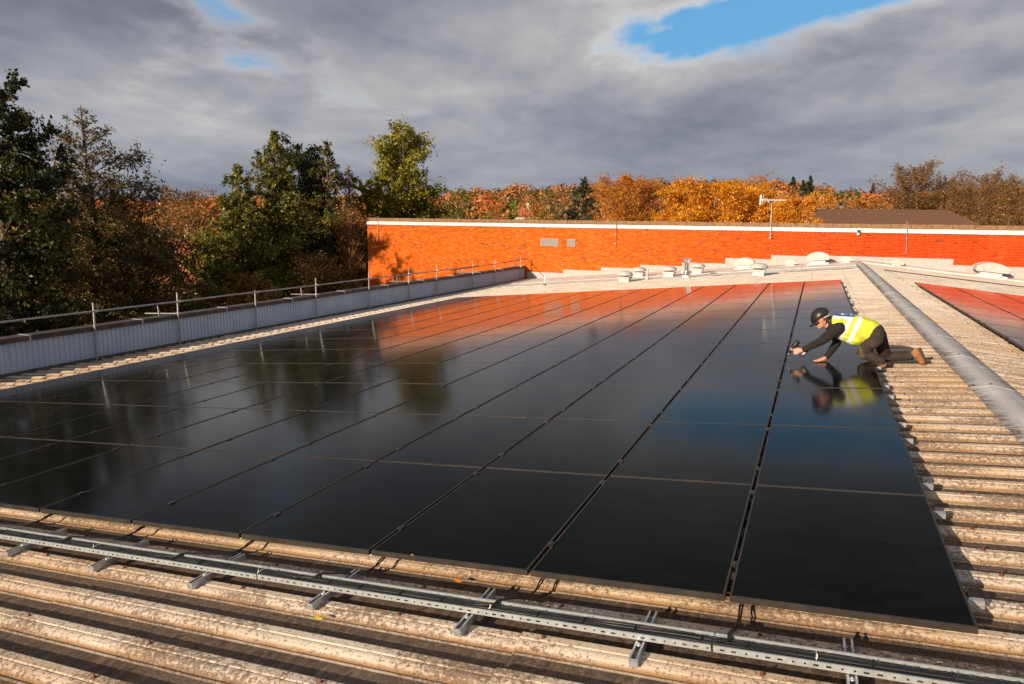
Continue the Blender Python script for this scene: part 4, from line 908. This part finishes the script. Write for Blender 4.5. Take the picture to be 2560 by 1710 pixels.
plant_tree(2535, 492, 80, 80, 'bare_tree', 'low bushy olive tree at the right edge above the coping', 'tree', L_RIGHT, MBARKT, TW, seed=72, prof='dome', nl=90, leaves=12000, ls=.11, up=.8, t0=.03, twk=1.3)
plant_tree(2150, 500, 112, 90, 'bare_tree', 'low bare tan trees behind the tiled roof', 'tree', L_BROWN, MBARKO, TW, seed=11, proto=pb)
plant_tree(2080, 512, 110, 50, 'bare_tree', 'low bare tree at the left end of the tiled roof', 'tree', L_RUST, MBARKO, TW, seed=13, proto=pb)
# trees left of and behind the camera: outside the picture, they throw the shade on the trunks and on the brick wall foot
for i, (x, y, H, R) in enumerate([(-34, -12, 12.4, 4.0), (-41, -8, 13.2, 4.4), (-48, -14, 14.4, 4.8), (-35.4, 12, 15.2, 1.9), (-31.3, 12, 14.6, 1.5)]):
    e = empty('broadleaf_tree', (x, y, GROUND), ['leafy tree behind the camera, nearest the roof', 'leafy tree behind the camera, second from the roof', 'leafy tree behind the camera, farthest from the roof', 'slender leafy tree just outside the left edge, farther from the roof', 'slender leafy tree just outside the left edge, nearer the roof'][i], 'tree', 'trees outside the picture')
    wood, crown = tree_meshes(90+i, H, R, prof='oval', nl=70, leaves=9000 if i < 3 else 7000, ls=.26 if i < 3 else .10, up=.45, sig=.35, t0=.06)
    obj('trunk', wood, MBARK, e); obj('crown', crown, L_DARK, e)

# ------------------------------------------------------------------ wooded hillside (reads as one mass) and single conifers on it
g = np.random.default_rng(77); NC = 2300; NQ = 120
r_ = np.sqrt(g.uniform(150**2, 600**2, NC)); r_[:500] = g.uniform(505, 590, 500)
az_ = g.uniform(math.atan2(*ray(-150, 500)[:2]), math.atan2(*ray(2720, 500)[:2]), NC)
X = CAM[0]+r_*np.sin(az_); Y = CAM[1]+r_*np.cos(az_)
fz = (az_ > f_az[0]-.012) & (az_ < f_az[1]+.02) & (r_ > 215) & (r_ < 378); ok = ~fz; X, Y, r_ = X[ok], Y[ok], r_[ok]; NC = len(X)
Z = terrain_z(X, Y); cr = g.uniform(2.6, 5.2, NC)*(.75+.35*r_/600); ch = cr*g.uniform(.9, 1.5, NC)
tone = np.clip(g.beta(2.2, 1.6, NC), 0, 1); tone = np.where(g.random(NC) < .16, g.uniform(0, .22, NC), tone)
d = g.normal(0, 1, (NC, NQ, 3)); d[..., 2] = np.abs(d[..., 2])*1.1-.25; d /= np.linalg.norm(d, axis=2, keepdims=True)
rad = g.uniform(.72, 1.08, (NC, NQ, 1))*(1+.18*np.sin(d[..., :1]*5+tone[:, None, None]*30))
c = np.stack([X, Y, Z+ch*.9], -1)[:, None]+d*rad*np.stack([cr, cr, ch], -1)[:, None]
a = np.cross(d, g.normal(0, 1, d.shape)); a /= np.linalg.norm(a, axis=2, keepdims=True); nn = d+g.normal(0, .45, d.shape); b = np.cross(nn, a); b /= np.linalg.norm(b, axis=2, keepdims=True)
sz = (cr[:, None]*g.uniform(.10, .22, (NC, NQ)))[..., None]
Q = np.stack([c-a*sz, c-b*sz*.8, c+a*sz, c+b*sz*.8], 2).reshape(-1, 3)
val = np.clip(tone[:, None]+g.normal(0, .07, (NC, NQ)), 0, 1)
wl = obj('woodland', mesh_np('woodland', Q, np.arange(NC*NQ*4).reshape(-1, 4), np.repeat(val.ravel(), 4)), L_WOOD)
tag(wl, 'autumn woodland covering the distant hillside', 'woodland', kind='stuff')
pc = None
for px_, py_, dp, hw, lab in ((1985, 440, 430, 13, 'dark conifer on the skyline, leftmost of the three'), (2028, 437, 440, 12, 'dark conifer on the skyline, tallest of the three'), (2008, 449, 425, 11, 'dark conifer on the skyline, in the middle of the three'), (2185, 456, 420, 10, 'single dark conifer on the skyline right of the field'), (1303, 466, 520, 7, 'tiny conifer on the left skyline'), (1403, 461, 520, 7, 'tiny conifer on the skyline behind the dark pointed tree')):
    T = at(px_, py_, dp); base = float(terrain_z(T[0], T[1]))
    if T[2]-base < 6: base = T[2]-12
    pc = plant_tree(px_, py_, dp, hw, 'conifer', lab, 'tree', L_CONIF, MBARK, 'conifers on the hill', base=base, seed=80+px_ % 7, proto=pc, prof='cone', nl=60, leaves=2600, ls=.8, up=.1, t0=.1, sig=.4)

# ------------------------------------------------------------------ houses in the background
def house(name, lab, c, yaw, L_, D_, zb, ze, zr, wallm, tilem, hip=0.0, tile=.34, chim=None, wins=()):
    h = empty(name, (c[0], c[1], zb), lab, 'house', None, (0, 0, yaw)); e = ze-zb; r = zr-zb
    mb = MB(); mb.box((0, 0, e/2), (L_, D_, e))
    if not hip: mb.add([(-L_/2, -D_/2, e), (-L_/2, D_/2, e), (-L_/2, 0, r-.06), (L_/2, -D_/2, e), (L_/2, D_/2, e), (L_/2, 0, r-.06)], [[0, 2, 1], [3, 4, 5]])
    mb.build('wall', wallm, h)
    rf = obj('roof', MB().add([(-L_/2+hip, 0, r-.05), (L_/2-hip, 0, r-.05), (L_/2+.2, -D_/2-.3, e-.12), (-L_/2-.2, -D_/2-.3, e-.12), (L_/2+.2, D_/2+.3, e-.12), (-L_/2-.2, D_/2+.3, e-.12)], [[0, 3, 2, 1], [1, 4, 5, 0], [1, 2, 4], [0, 5, 3]]).mesh('roof'), tilem, h)
    # pantile rolls on the slope that faces the camera, each roll a run of lapped tiles
    n = int(L_/tile); ns = max(int(math.hypot(D_/2, r-e)/.34), 3); mb = MB()
    for k in range(n):
        x = -L_/2+(k+.5)*tile
        top = 1.0 if not hip else min(1.0, (L_/2-abs(x))/hip)
        for q in range(int(ns*top)):
            t0, t1 = q/ns, (q+1.1)/ns
            y0 = -(D_/2+.3)*(1-t0); y1 = -(D_/2+.3)*(1-t1); z0 = e-.12+(r-e+.07)*t0; z1 = e-.12+(r-e+.07)*min(t1, 1)
            w_ = tile*.42; mb.add([(x-w_, y0, z0+.02), (x-w_*.45, y0, z0+.085), (x+w_*.45, y0, z0+.085), (x+w_, y0, z0+.02), (x-w_, y1, z1+.005), (x-w_*.45, y1, z1+.06), (x+w_*.45, y1, z1+.06), (x+w_, y1, z1+.005)], [[0, 1, 5, 4], [1, 2, 6, 5], [2, 3, 7, 6], [0, 3, 2, 1]])
    o = mb.build('roof_tiles', tilem, h); o['kind'] = 'stuff'
    mb = MB(); mb.tube([(-L_/2+hip, 0, r+.03), (L_/2-hip, 0, r+.03)], .10, 8); mb.build('ridge_tiles', tilem, h)
    if hip:
        for sx in (-1, 1): MB().tube([(sx*(L_/2-hip), 0, r+.02), (sx*(L_/2+.2), -D_/2-.3, e-.08)], .09, 8).build('hip_tiles', tilem, h)
    if chim is not None:
        mb = MB(); mb.box((chim, 0, r+.3), (.6, .6, 1.4)); mb.build('chimney', wallm, h)
    for (x, z, w_, h_) in wins:
        wn = obj('window', MB().box((x, -D_/2-.01, z), (w_+.16, .06, h_+.16)).mesh('window'), MTIE, h)
        obj('pane', MB().box((x, -D_/2-.045, z), (w_, .02, h_)).mesh('pane'), MGLASS, wn)
    return h
T = at(2225, 545, 80); zr = at(2250, 526, 80)[2]; Le = at(2040, 560, 80); Ri = at(2425, 562, 80)
house('tiled_house', 'long brown tiled hipped roof just beyond the brick wall', (T[0]-1.4, T[1]+2), math.atan2(Ri[1]-Le[1], Ri[0]-Le[0])*.55, 20.5, 9.0, GROUND, at(2250, 572, 80)[2], zr, MHB, MTILE_B, hip=2.6, tile=.33)
T = at(418, 670, 60); zr = at(418, 606, 60)[2]; ze = at(418, 702, 60)[2]
hh = house('tiled_house', 'house with red pantiled roof glimpsed between the left trees', (T[0], T[1]+2.5), math.radians(24), 9.5, 7.5, GROUND, ze, zr, MHB, MTILE_R, 0, .32, 3.2, ((-2.6, 2.4, 1.1, 1.2), (2.2, 2.4, 1.1, 1.2)))
# two white arches on its front wall
for sx in (-1.0, 1.6):
    mb = MB(); P = [(sx+.75*math.cos(a), -3.80, 1.4+.75*math.sin(a)) for a in np.linspace(0, math.pi, 11)]; mb.tube(P, .11, 6); mb.build('window_arch', MTIE, hh)
MREND = simple('cream_render', (0.45, 0.40, 0.34), 0.9)
for px_, py_, dp, L_, lab in ((1305, 537, 130, 3.6, 'small pale cottage far behind the wall, by the small green tree'), (2036, 516, 150, 3.2, 'small white gabled cottage beside the green field')):
    T = at(px_, py_, dp); gz_ = float(terrain_z(T[0], T[1])); house('cottage', lab, (T[0], T[1]), math.radians(20), L_, 3.4, gz_, T[2]-.2, T[2]+1.2, MREND, MTILE_R, 0, .5, 1.0, ((-.9, (T[2]-gz_)*.6, .7, .8), (.9, (T[2]-gz_)*.6, .7, .8)))

# ------------------------------------------------------------------ the worker
def blob(name, caps, mat, parent, voxel=.010, smooth_it=6, ells=()):
    """one continuous skin grown over tapered capsules (p0,p1,r0,r1) and ellipsoids (centre, axes matrix)"""
    bm = bmesh.new()
    def sph(c, r, mtx=None):
        ret = bmesh.ops.create_icosphere(bm, subdivisions=2, radius=1.0)
        for v in ret['verts']:
            co = np.array(v.co); co = (mtx@co if mtx is not None else co*r)+np.array(c); v.co = co
        return ret['verts']
    for p0, p1, r0, r1 in caps:
        tmp = bmesh.new()
        for c, r in ((p0, r0), (p1, r1)):
            ret = bmesh.ops.create_icosphere(tmp, subdivisions=2, radius=r)
            bmesh.ops.translate(tmp, verts=ret['verts'], vec=Vector(c))
        hull = bmesh.ops.convex_hull(tmp, input=tmp.verts)
        bmesh.ops.delete(tmp, geom=list({e for e in hull['geom_interior'] if isinstance(e, bmesh.types.BMVert)}), context='VERTS')
        t = bpy.data.meshes.new('t'); tmp.to_mesh(t); tmp.free(); bm.from_mesh(t); bpy.data.meshes.remove(t)
    for c, mtx in ells: sph(c, 1, np.array(mtx))
    me = bpy.data.meshes.new(name); bm.to_mesh(me); bm.free()
    o = bpy.data.objects.new(name, me); COL.objects.link(o)
    rm = o.modifiers.new('remesh', 'REMESH'); rm.mode = 'VOXEL'; rm.voxel_size = voxel; rm.use_smooth_shade = True
    sm = o.modifiers.new('smooth', 'SMOOTH'); sm.factor = .5; sm.iterations = smooth_it
    dg = bpy.context.evaluated_depsgraph_get(); m2 = bpy.data.meshes.new_from_object(o.evaluated_get(dg)); m2.name = name
    bpy.data.objects.remove(o); bpy.data.meshes.remove(me)
    m2.polygons.foreach_set('use_smooth', np.ones(len(m2.polygons), bool)); m2.materials.clear()
    m2.transform(Matrix.Translation(-Vector(parent.location)))
    return obj(name, m2, mat, parent)
MSKIN = simple('skin', (0.56, 0.27, 0.18), .5, 0, .1, 40); MFLEECE = simple('black_fleece', (0.014, 0.011, 0.010), .95, 0, .35, 60, bstr=.3)
def mat_cloth(name, c, var=.3):
    m, n = new_mat(name); p = pos(n); f = n.noise(p, 14, 5, .65, .6); c = np.array(c)
    col = n.ramp(f, [(0.3, tuple(c*(1-var))), (0.7, tuple(c*(1+var)))]); finish(n, col, .92, 0, n.math('ADD', n.noise(p, 22, 4, .6, 1.2), n.math('MULTIPLY', n.noise(p, 420, 2), .15)), .8, .02, .15); return m
MTROUS = mat_cloth('grey_work_trousers', (0.045, 0.033, 0.031)); MBOOT = mat_cloth('tan_suede_boot', (0.30, 0.135, 0.055)); MKNEE = mat_cloth('knee_pad_cloth', (0.085, 0.062, 0.035))
MSOLE = simple('boot_sole', (0.05, 0.035, 0.025), .8)
PO = (-0.05, 7.0, zl(-0.05))
man = empty('person', PO, 'worker in black helmet and yellow vest kneeling with a drill on the panels', 'person')
HU = np.array((-.50, -.04, .86)); HU /= np.linalg.norm(HU); HF = np.array((-.80, -.12, -.58)); HF -= HU*(HU@HF); HF /= np.linalg.norm(HF); HS = np.cross(HU, HF)
HC = np.array((-.705, 6.93, .535))
def hp(f, s, u): return tuple(HC+HF*f+HS*s+HU*u)
def ell(f, s, u, rf, rs, ru): return (hp(f, s, u), np.stack([HF*rf, HS*rs, HU*ru], 1))
NS, FS = np.array((-.485, 6.80, .435)), np.array((-.485, 7.12, .44))        # near and far shoulder
NE, NWr = np.array((-.665, 6.80, .245)), np.array((-.885, 6.86, .090))
FE, FW = np.array((-.468, 7.08, .185)), np.array((-.585, 6.96, -.005))
HANDN = np.array((-.945, 6.885, .062))
caps = [(hp(-.03, 0, -.06), (-.56, 6.955, .475), .058, .07), (hp(.03, 0, -.085), hp(.06, 0, -.10), .045, .032), ((-.56, 6.955, .47), (-.1, 6.97, .40), .10, .10),
        (tuple(NS), tuple(NE), .048, .042), (tuple(NE), tuple(NWr), .042, .028), (tuple(FS), tuple(FE), .048, .042), (tuple(FE), tuple(FW), .042, .028),
        ((-.1, 6.97, .40), (.02, 6.90, .36), .10, .08), ((.02, 6.90, .36), (-.145, 6.95, .09), .07, .055), ((-.145, 6.95, .09), (.09, 6.93, .0), .05, .035), ((-.1, 6.97, .40), (.03, 7.07, .36), .10, .08), ((.03, 7.07, .36), (.175, 7.28, .0), .07, .055), ((.175, 7.28, .0), (.50, 7.29, .055), .05, .035),
        (hp(.088, 0, -.005), hp(.112, 0, -.032), .012, .015), (hp(.08, 0, -.075), hp(.092, 0, -.068), .018, .012), (hp(.08, .02, .02), hp(.08, -.02, .02), .018, .018)]
# near hand gripping the drill: palm, four curled fingers and thumb
caps += [(tuple(NWr), tuple(HANDN), .030, .034), (tuple(HANDN+(.0, 0, .02)), tuple(HANDN+(-.015, 0, -.02)), .033, .031)]
for k in range(4):
    b0 = HANDN+np.array((-.030+.004*k, -.020, .030-.022*k)); b1 = b0+np.array((-.036, .012, -.006)); b2 = b1+np.array((-.004, .034, -.004)); b3 = b2+np.array((.022, .012, -.002))
    caps += [(tuple(b0), tuple(b1), .0105, .010), (tuple(b1), tuple(b2), .010, .0095), (tuple(b2), tuple(b3), .009, .0085)]
caps += [(tuple(HANDN+(.0, .025, .028)), tuple(HANDN+(-.035, .040, .040)), .013, .012), (tuple(HANDN+(-.035, .040, .040)), tuple(HANDN+(-.062, .030, .036)), .011, .009)]
# far hand flat on the glass
HF0 = np.array((-.625, 6.92, -.032))
caps += [(tuple(FW), tuple(HF0), .028, .030), (tuple(HF0), tuple(HF0+(-.045, -.03, -.012)), .030, .026)]
for k in range(4):
    b0 = HF0+np.array((-.050-.006*(k in (1, 2)), -.010-.017*k, -.014)); ln = (.052, .060, .056, .044)[k]; b1 = b0+np.array((-ln*.5, -.006-.002*k, .002)); b2 = b0+np.array((-ln, -.010-.006*k, -.010))
    caps += [(tuple(b0), tuple(b1), .0105, .0095), (tuple(b1), tuple(b2), .0095, .0080)]
caps += [(tuple(HF0+(-.01, -.03, -.006)), tuple(HF0+(-.040, -.062, -.018)), .013, .011), (tuple(HF0+(-.040, -.062, -.018)), tuple(HF0+(-.066, -.070, -.022)), .010, .0085)]
ells = [ell(0, 0, 0, .098, .076, .115), ell(.035, 0, -.06, .06, .055, .065), ell(-.005, .078, -.012, .018, .012, .031), ell(-.005, -.078, -.012, .018, .012, .031)]
blob('body', caps, MSKIN, man, .0065, 3, ells)
for s_ in (-1, 1):
    MB().lathe([(0, -.011), (.008, -.008), (.011, 0), (.008, .008), (0, .011)], (0, 0, 0), 8)
    o = blob('eye', [], MTIE, man, .004, 1, [ell(.079, .031*s_, -.003, .010, .013, .008)])
blob('hair', [], simple('short_grey_brown_hair', (0.10, 0.07, 0.05), .9, 0, .3, 90), man, .008, 2, [ell(-.012, 0, .012, .096, .081, .112)])
# clothes
blob('fleece', [(tuple(NS+(.02, .03, .0)), tuple(NE), .088, .062), (tuple(NE), tuple(NWr+(.012, 0, .008)), .062, .043), (tuple(FS+(.02, -.03, 0)), tuple(FE), .085, .060), (tuple(FE), tuple(FW), .060, .042), ((-.575, 6.955, .49), (-.52, 6.955, .46), .085, .12), ((-.50, 6.96, .44), (-.12, 6.97, .40), .142, .135), (hp(-.055, 0, -.075), (-.56, 6.955, .48), .066, .09)], MFLEECE, man, .011, 5)
blob('trousers', [((-.12, 6.975, .395), (-.02, 6.975, .39), .130, .128), ((-.01, 6.92, .385), (.0, 6.90, .35), .115, .110), ((-.01, 7.04, .38), (.0, 7.06, .35), .115, .108), ((.0, 6.90, .34), (-.140, 6.94, .115), .108, .080), ((-.140, 6.94, .105), (.095, 6.945, .0), .080, .062), ((.03, 7.07, .34), (.17, 7.28, .02), .108, .075), ((.17, 7.28, .01), (.48, 7.29, .050), .074, .062), ((.02, 6.86, .30), (-.03, 6.86, .24), .075, .07)], MTROUS, man, .011, 5)
blob('knee_pad', [((-.150, 6.925, .145), (-.138, 6.925, .075), .068, .066)], MKNEE, man, .012, 6)
blob('boot', [((.085, 6.945, .0), (.115, 6.95, -.045), .055, .05), ((.115, 6.95, -.045), (.055, 6.945, -.075), .046, .040)], MBOOT, man, .009, 4)
blob('boot', [((.475, 7.29, .055), (.535, 7.29, .075), .056, .056), ((.530, 7.29, .120), (.555, 7.29, .070), .042, .052), ((.545, 7.29, .080), (.620, 7.29, -.025), .050, .042)], MBOOT, man, .009, 4)
blob('boot_sole', [((.572, 7.29, .150), (.600, 7.29, .085), .026, .028), ((.600, 7.29, .085), (.655, 7.29, -.020), .028, .026)], MSOLE, man, .009, 3)
# hi-vis vest with two silver bands and a blue printed yoke
def mat_vest():
    m, n = new_mat('hi_vis_vest'); p = pos(n); x, y, z = n.sep(p)
    s = n.math('ADD', n.math('ADD', n.math('MULTIPLY', x, .90), n.math('MULTIPLY', z, -.30)), n.math('MULTIPLY', n.noise(p, 6, 2), .02))
    def band(a, b): return n.math('MULTIPLY', n.math('GREATER_THAN', s, a), n.math('LESS_THAN', s, b))
    c = n.ramp(n.noise(p, 9, 5, .6, .8), [(.3, (.46, .50, .035)), (.7, (.70, .72, .07))])
    bands = n.math('MAXIMUM', band(-.490, -.437), band(-.385, -.330))
    c = n.mix(bands, c, (.72, .70, .68, 1))
    yoke = n.math('MULTIPLY', n.math('GREATER_THAN', z, .588), n.math('LESS_THAN', s, -.42))
    c = n.mix(yoke, c, (.020, .075, .26, 1))
    mark = n.math('MULTIPLY', yoke, n.math('MULTIPLY', n.math('GREATER_THAN', n.noise(p, 38, 2), .54), n.math('MULTIPLY', n.math('GREATER_THAN', z, .606), n.math('LESS_THAN', z, .618))))
    c = n.mix(mark, c, (.8, .8, .8, 1))
    badge = n.math('MULTIPLY', n.math('LESS_THAN', z, .345), n.math('LESS_THAN', s, -.505)); c = n.mix(badge, c, (.020, .075, .26, 1))
    white = n.math('MULTIPLY', n.math('MULTIPLY', n.math('GREATER_THAN', z, .555), n.math('LESS_THAN', z, .5881)), n.math('LESS_THAN', s, -.44)); c = n.mix(white, c, (.72, .70, .68, 1))
    finish(n, c, .7, 0, n.math('ADD', n.noise(p, 13, 4, .6, 1.0), n.math('MULTIPLY', n.noise(p, 300, 2), .1)), .7, .02, .3); return m
blob('vest', [((-.455, 6.965, .455), (-.30, 6.975, .435), .165, .185), ((-.30, 6.975, .43), (-.09, 6.975, .405), .185, .160), ((-.44, 6.965, .40), (-.25, 6.975, .33), .140, .150), ((-.48, 6.88, .50), (-.48, 7.03, .50), .085, .085)], mat_vest(), man, .010, 5)
# helmet: shell, peak and rim, with safety glasses strap
MHELM = simple('black_helmet_shell', (0.016, 0.015, 0.015), .38, 0, .2, 8)
n_ = 20; V = []; F = []
for i in range(9):
    ph = i/8*math.pi*.53
    for j in range(n_):
        t = 2*math.pi*j/n_; rf = .134+.004*math.cos(t); rs = .112; q = math.sin(ph); u = math.cos(ph)*.112+.036
        V.append(np.array(hp(math.cos(t)*rf*q-.012, math.sin(t)*rs*q, u-.030*math.cos(t)*q*q*(1 if math.cos(t) > 0 else .3)))-np.array(PO))
F = [[i*n_+j, (i+1)*n_+j, (i+1)*n_+(j+1) % n_, i*n_+(j+1) % n_] for i in range(8) for j in range(n_)]
hm = empty('tmp'); bpy.data.objects.remove(hm)
mb = MB(); mb.add(V, F, 0, True); helm = mb.build('helmet', MHELM, man); so = helm.modifiers.new('solid', 'SOLIDIFY'); so.thickness = .006; so.offset = -1
mb = MB(); a = np.linspace(-1.15, 1.15, 13); ring0 = [np.array(hp(math.cos(t)*.130-.010, math.sin(t)*.108, .006-.026*math.cos(t)))-np.array(PO) for t in a]; ring1 = [np.array(hp(math.cos(t)*(.130+.055*math.cos(t*1.1))-.010, math.sin(t)*.114, -.010-.038*math.cos(t)))-np.array(PO) for t in a]
mb.add(ring0+ring1, [[j, j+1, 13+j+1, 13+j] for j in range(12)], 0, True); pk = mb.build('peak', MHELM, helm); so = pk.modifiers.new('solid', 'SOLIDIFY'); so.thickness = .008
mb = MB(); mb.tube([np.array(hp(math.cos(t)*.116-.010, math.sin(t)*.094, .004+.010*math.cos(t)))-np.array(PO) for t in np.linspace(1.75, 2*math.pi-1.75, 18)], .012, 6); mb.build('headband', MFLASH, helm)
mb = MB(); mb.tube([np.array(hp(.088*math.cos(t)+.012, .082*math.sin(t), .002))-np.array(PO) for t in np.linspace(-1.5, 1.5, 16)], .0055, 6); mb.build('safety_glasses', simple('amber_frame', (.60, .22, .01), .4), man)
# cordless drill in the near hand
dr = empty('cordless_drill', (-1.0, 6.95, .10), 'black cordless drill pointed at a panel clamp, held by the worker', 'drill')
MDRILL = simple('drill_body', (.016, .015, .015), .45, 0, .3, 30); MCHUCK = simple('drill_grey', (.33, .31, .30), .35, .5, .2, 30)
ax = np.array((-.50, .10, -.86)); ax /= np.linalg.norm(ax); hd = np.array((.80, -.02, -.45)); hd -= ax*(ax@hd); hd /= np.linalg.norm(hd); sd = np.cross(ax, hd); D0 = np.array((-1.005, 6.915, .130))
def dp_(a, h, s): return D0+ax*a+hd*h+sd*s-np.array(dr.location)
mb = MB(); mb.tube([dp_(-.085, 0, 0), dp_(-.075, 0, 0), dp_(0, 0, 0), dp_(.045, 0, 0)], [.020, .033, .034, .030], 12); mb.build('motor_housing', MDRILL, dr)
mb = MB(); mb.tube([dp_(.046, 0, 0), dp_(.078, 0, 0)], [.030, .027], 12); mb.build('gear_collar', MCHUCK, dr)
mb = MB(); mb.tube([dp_(.079, 0, 0), dp_(.10, 0, 0), dp_(.125, 0, 0)], [.023, .022, .012], 12); mb.build('chuck', MDRILL, dr)
mb = MB(); mb.tube([dp_(.126, 0, 0), dp_(.168, 0, 0)], [.005, .004], 6); mb.build('bit', MALU, dr)
mb = MB(); mb.tube([dp_(-.02, .015, 0), dp_(-.005, .07, 0), dp_(.0, .115, 0)], [.020, .019, .022], 10); mb.build('grip', MDRILL, dr)
rotm = np.stack([ax, hd, sd], 1)
mb = MB(); mb.box(dp_(.008, .158, 0), (.135, .066, .085), rotm); bat = mb.build('battery', MDRILL, dr); bevel(bat, .008, 2)
mb = MB(); mb.box(dp_(.005, .150, 0.0435), (.070, .010, .001), rotm); mb.box(dp_(.005, .165, 0.0435), (.030, .008, .001), rotm); mb.box(dp_(.005, .150, -0.0435), (.070, .010, .001), rotm); mb.build('battery_print', MTIE, bat)
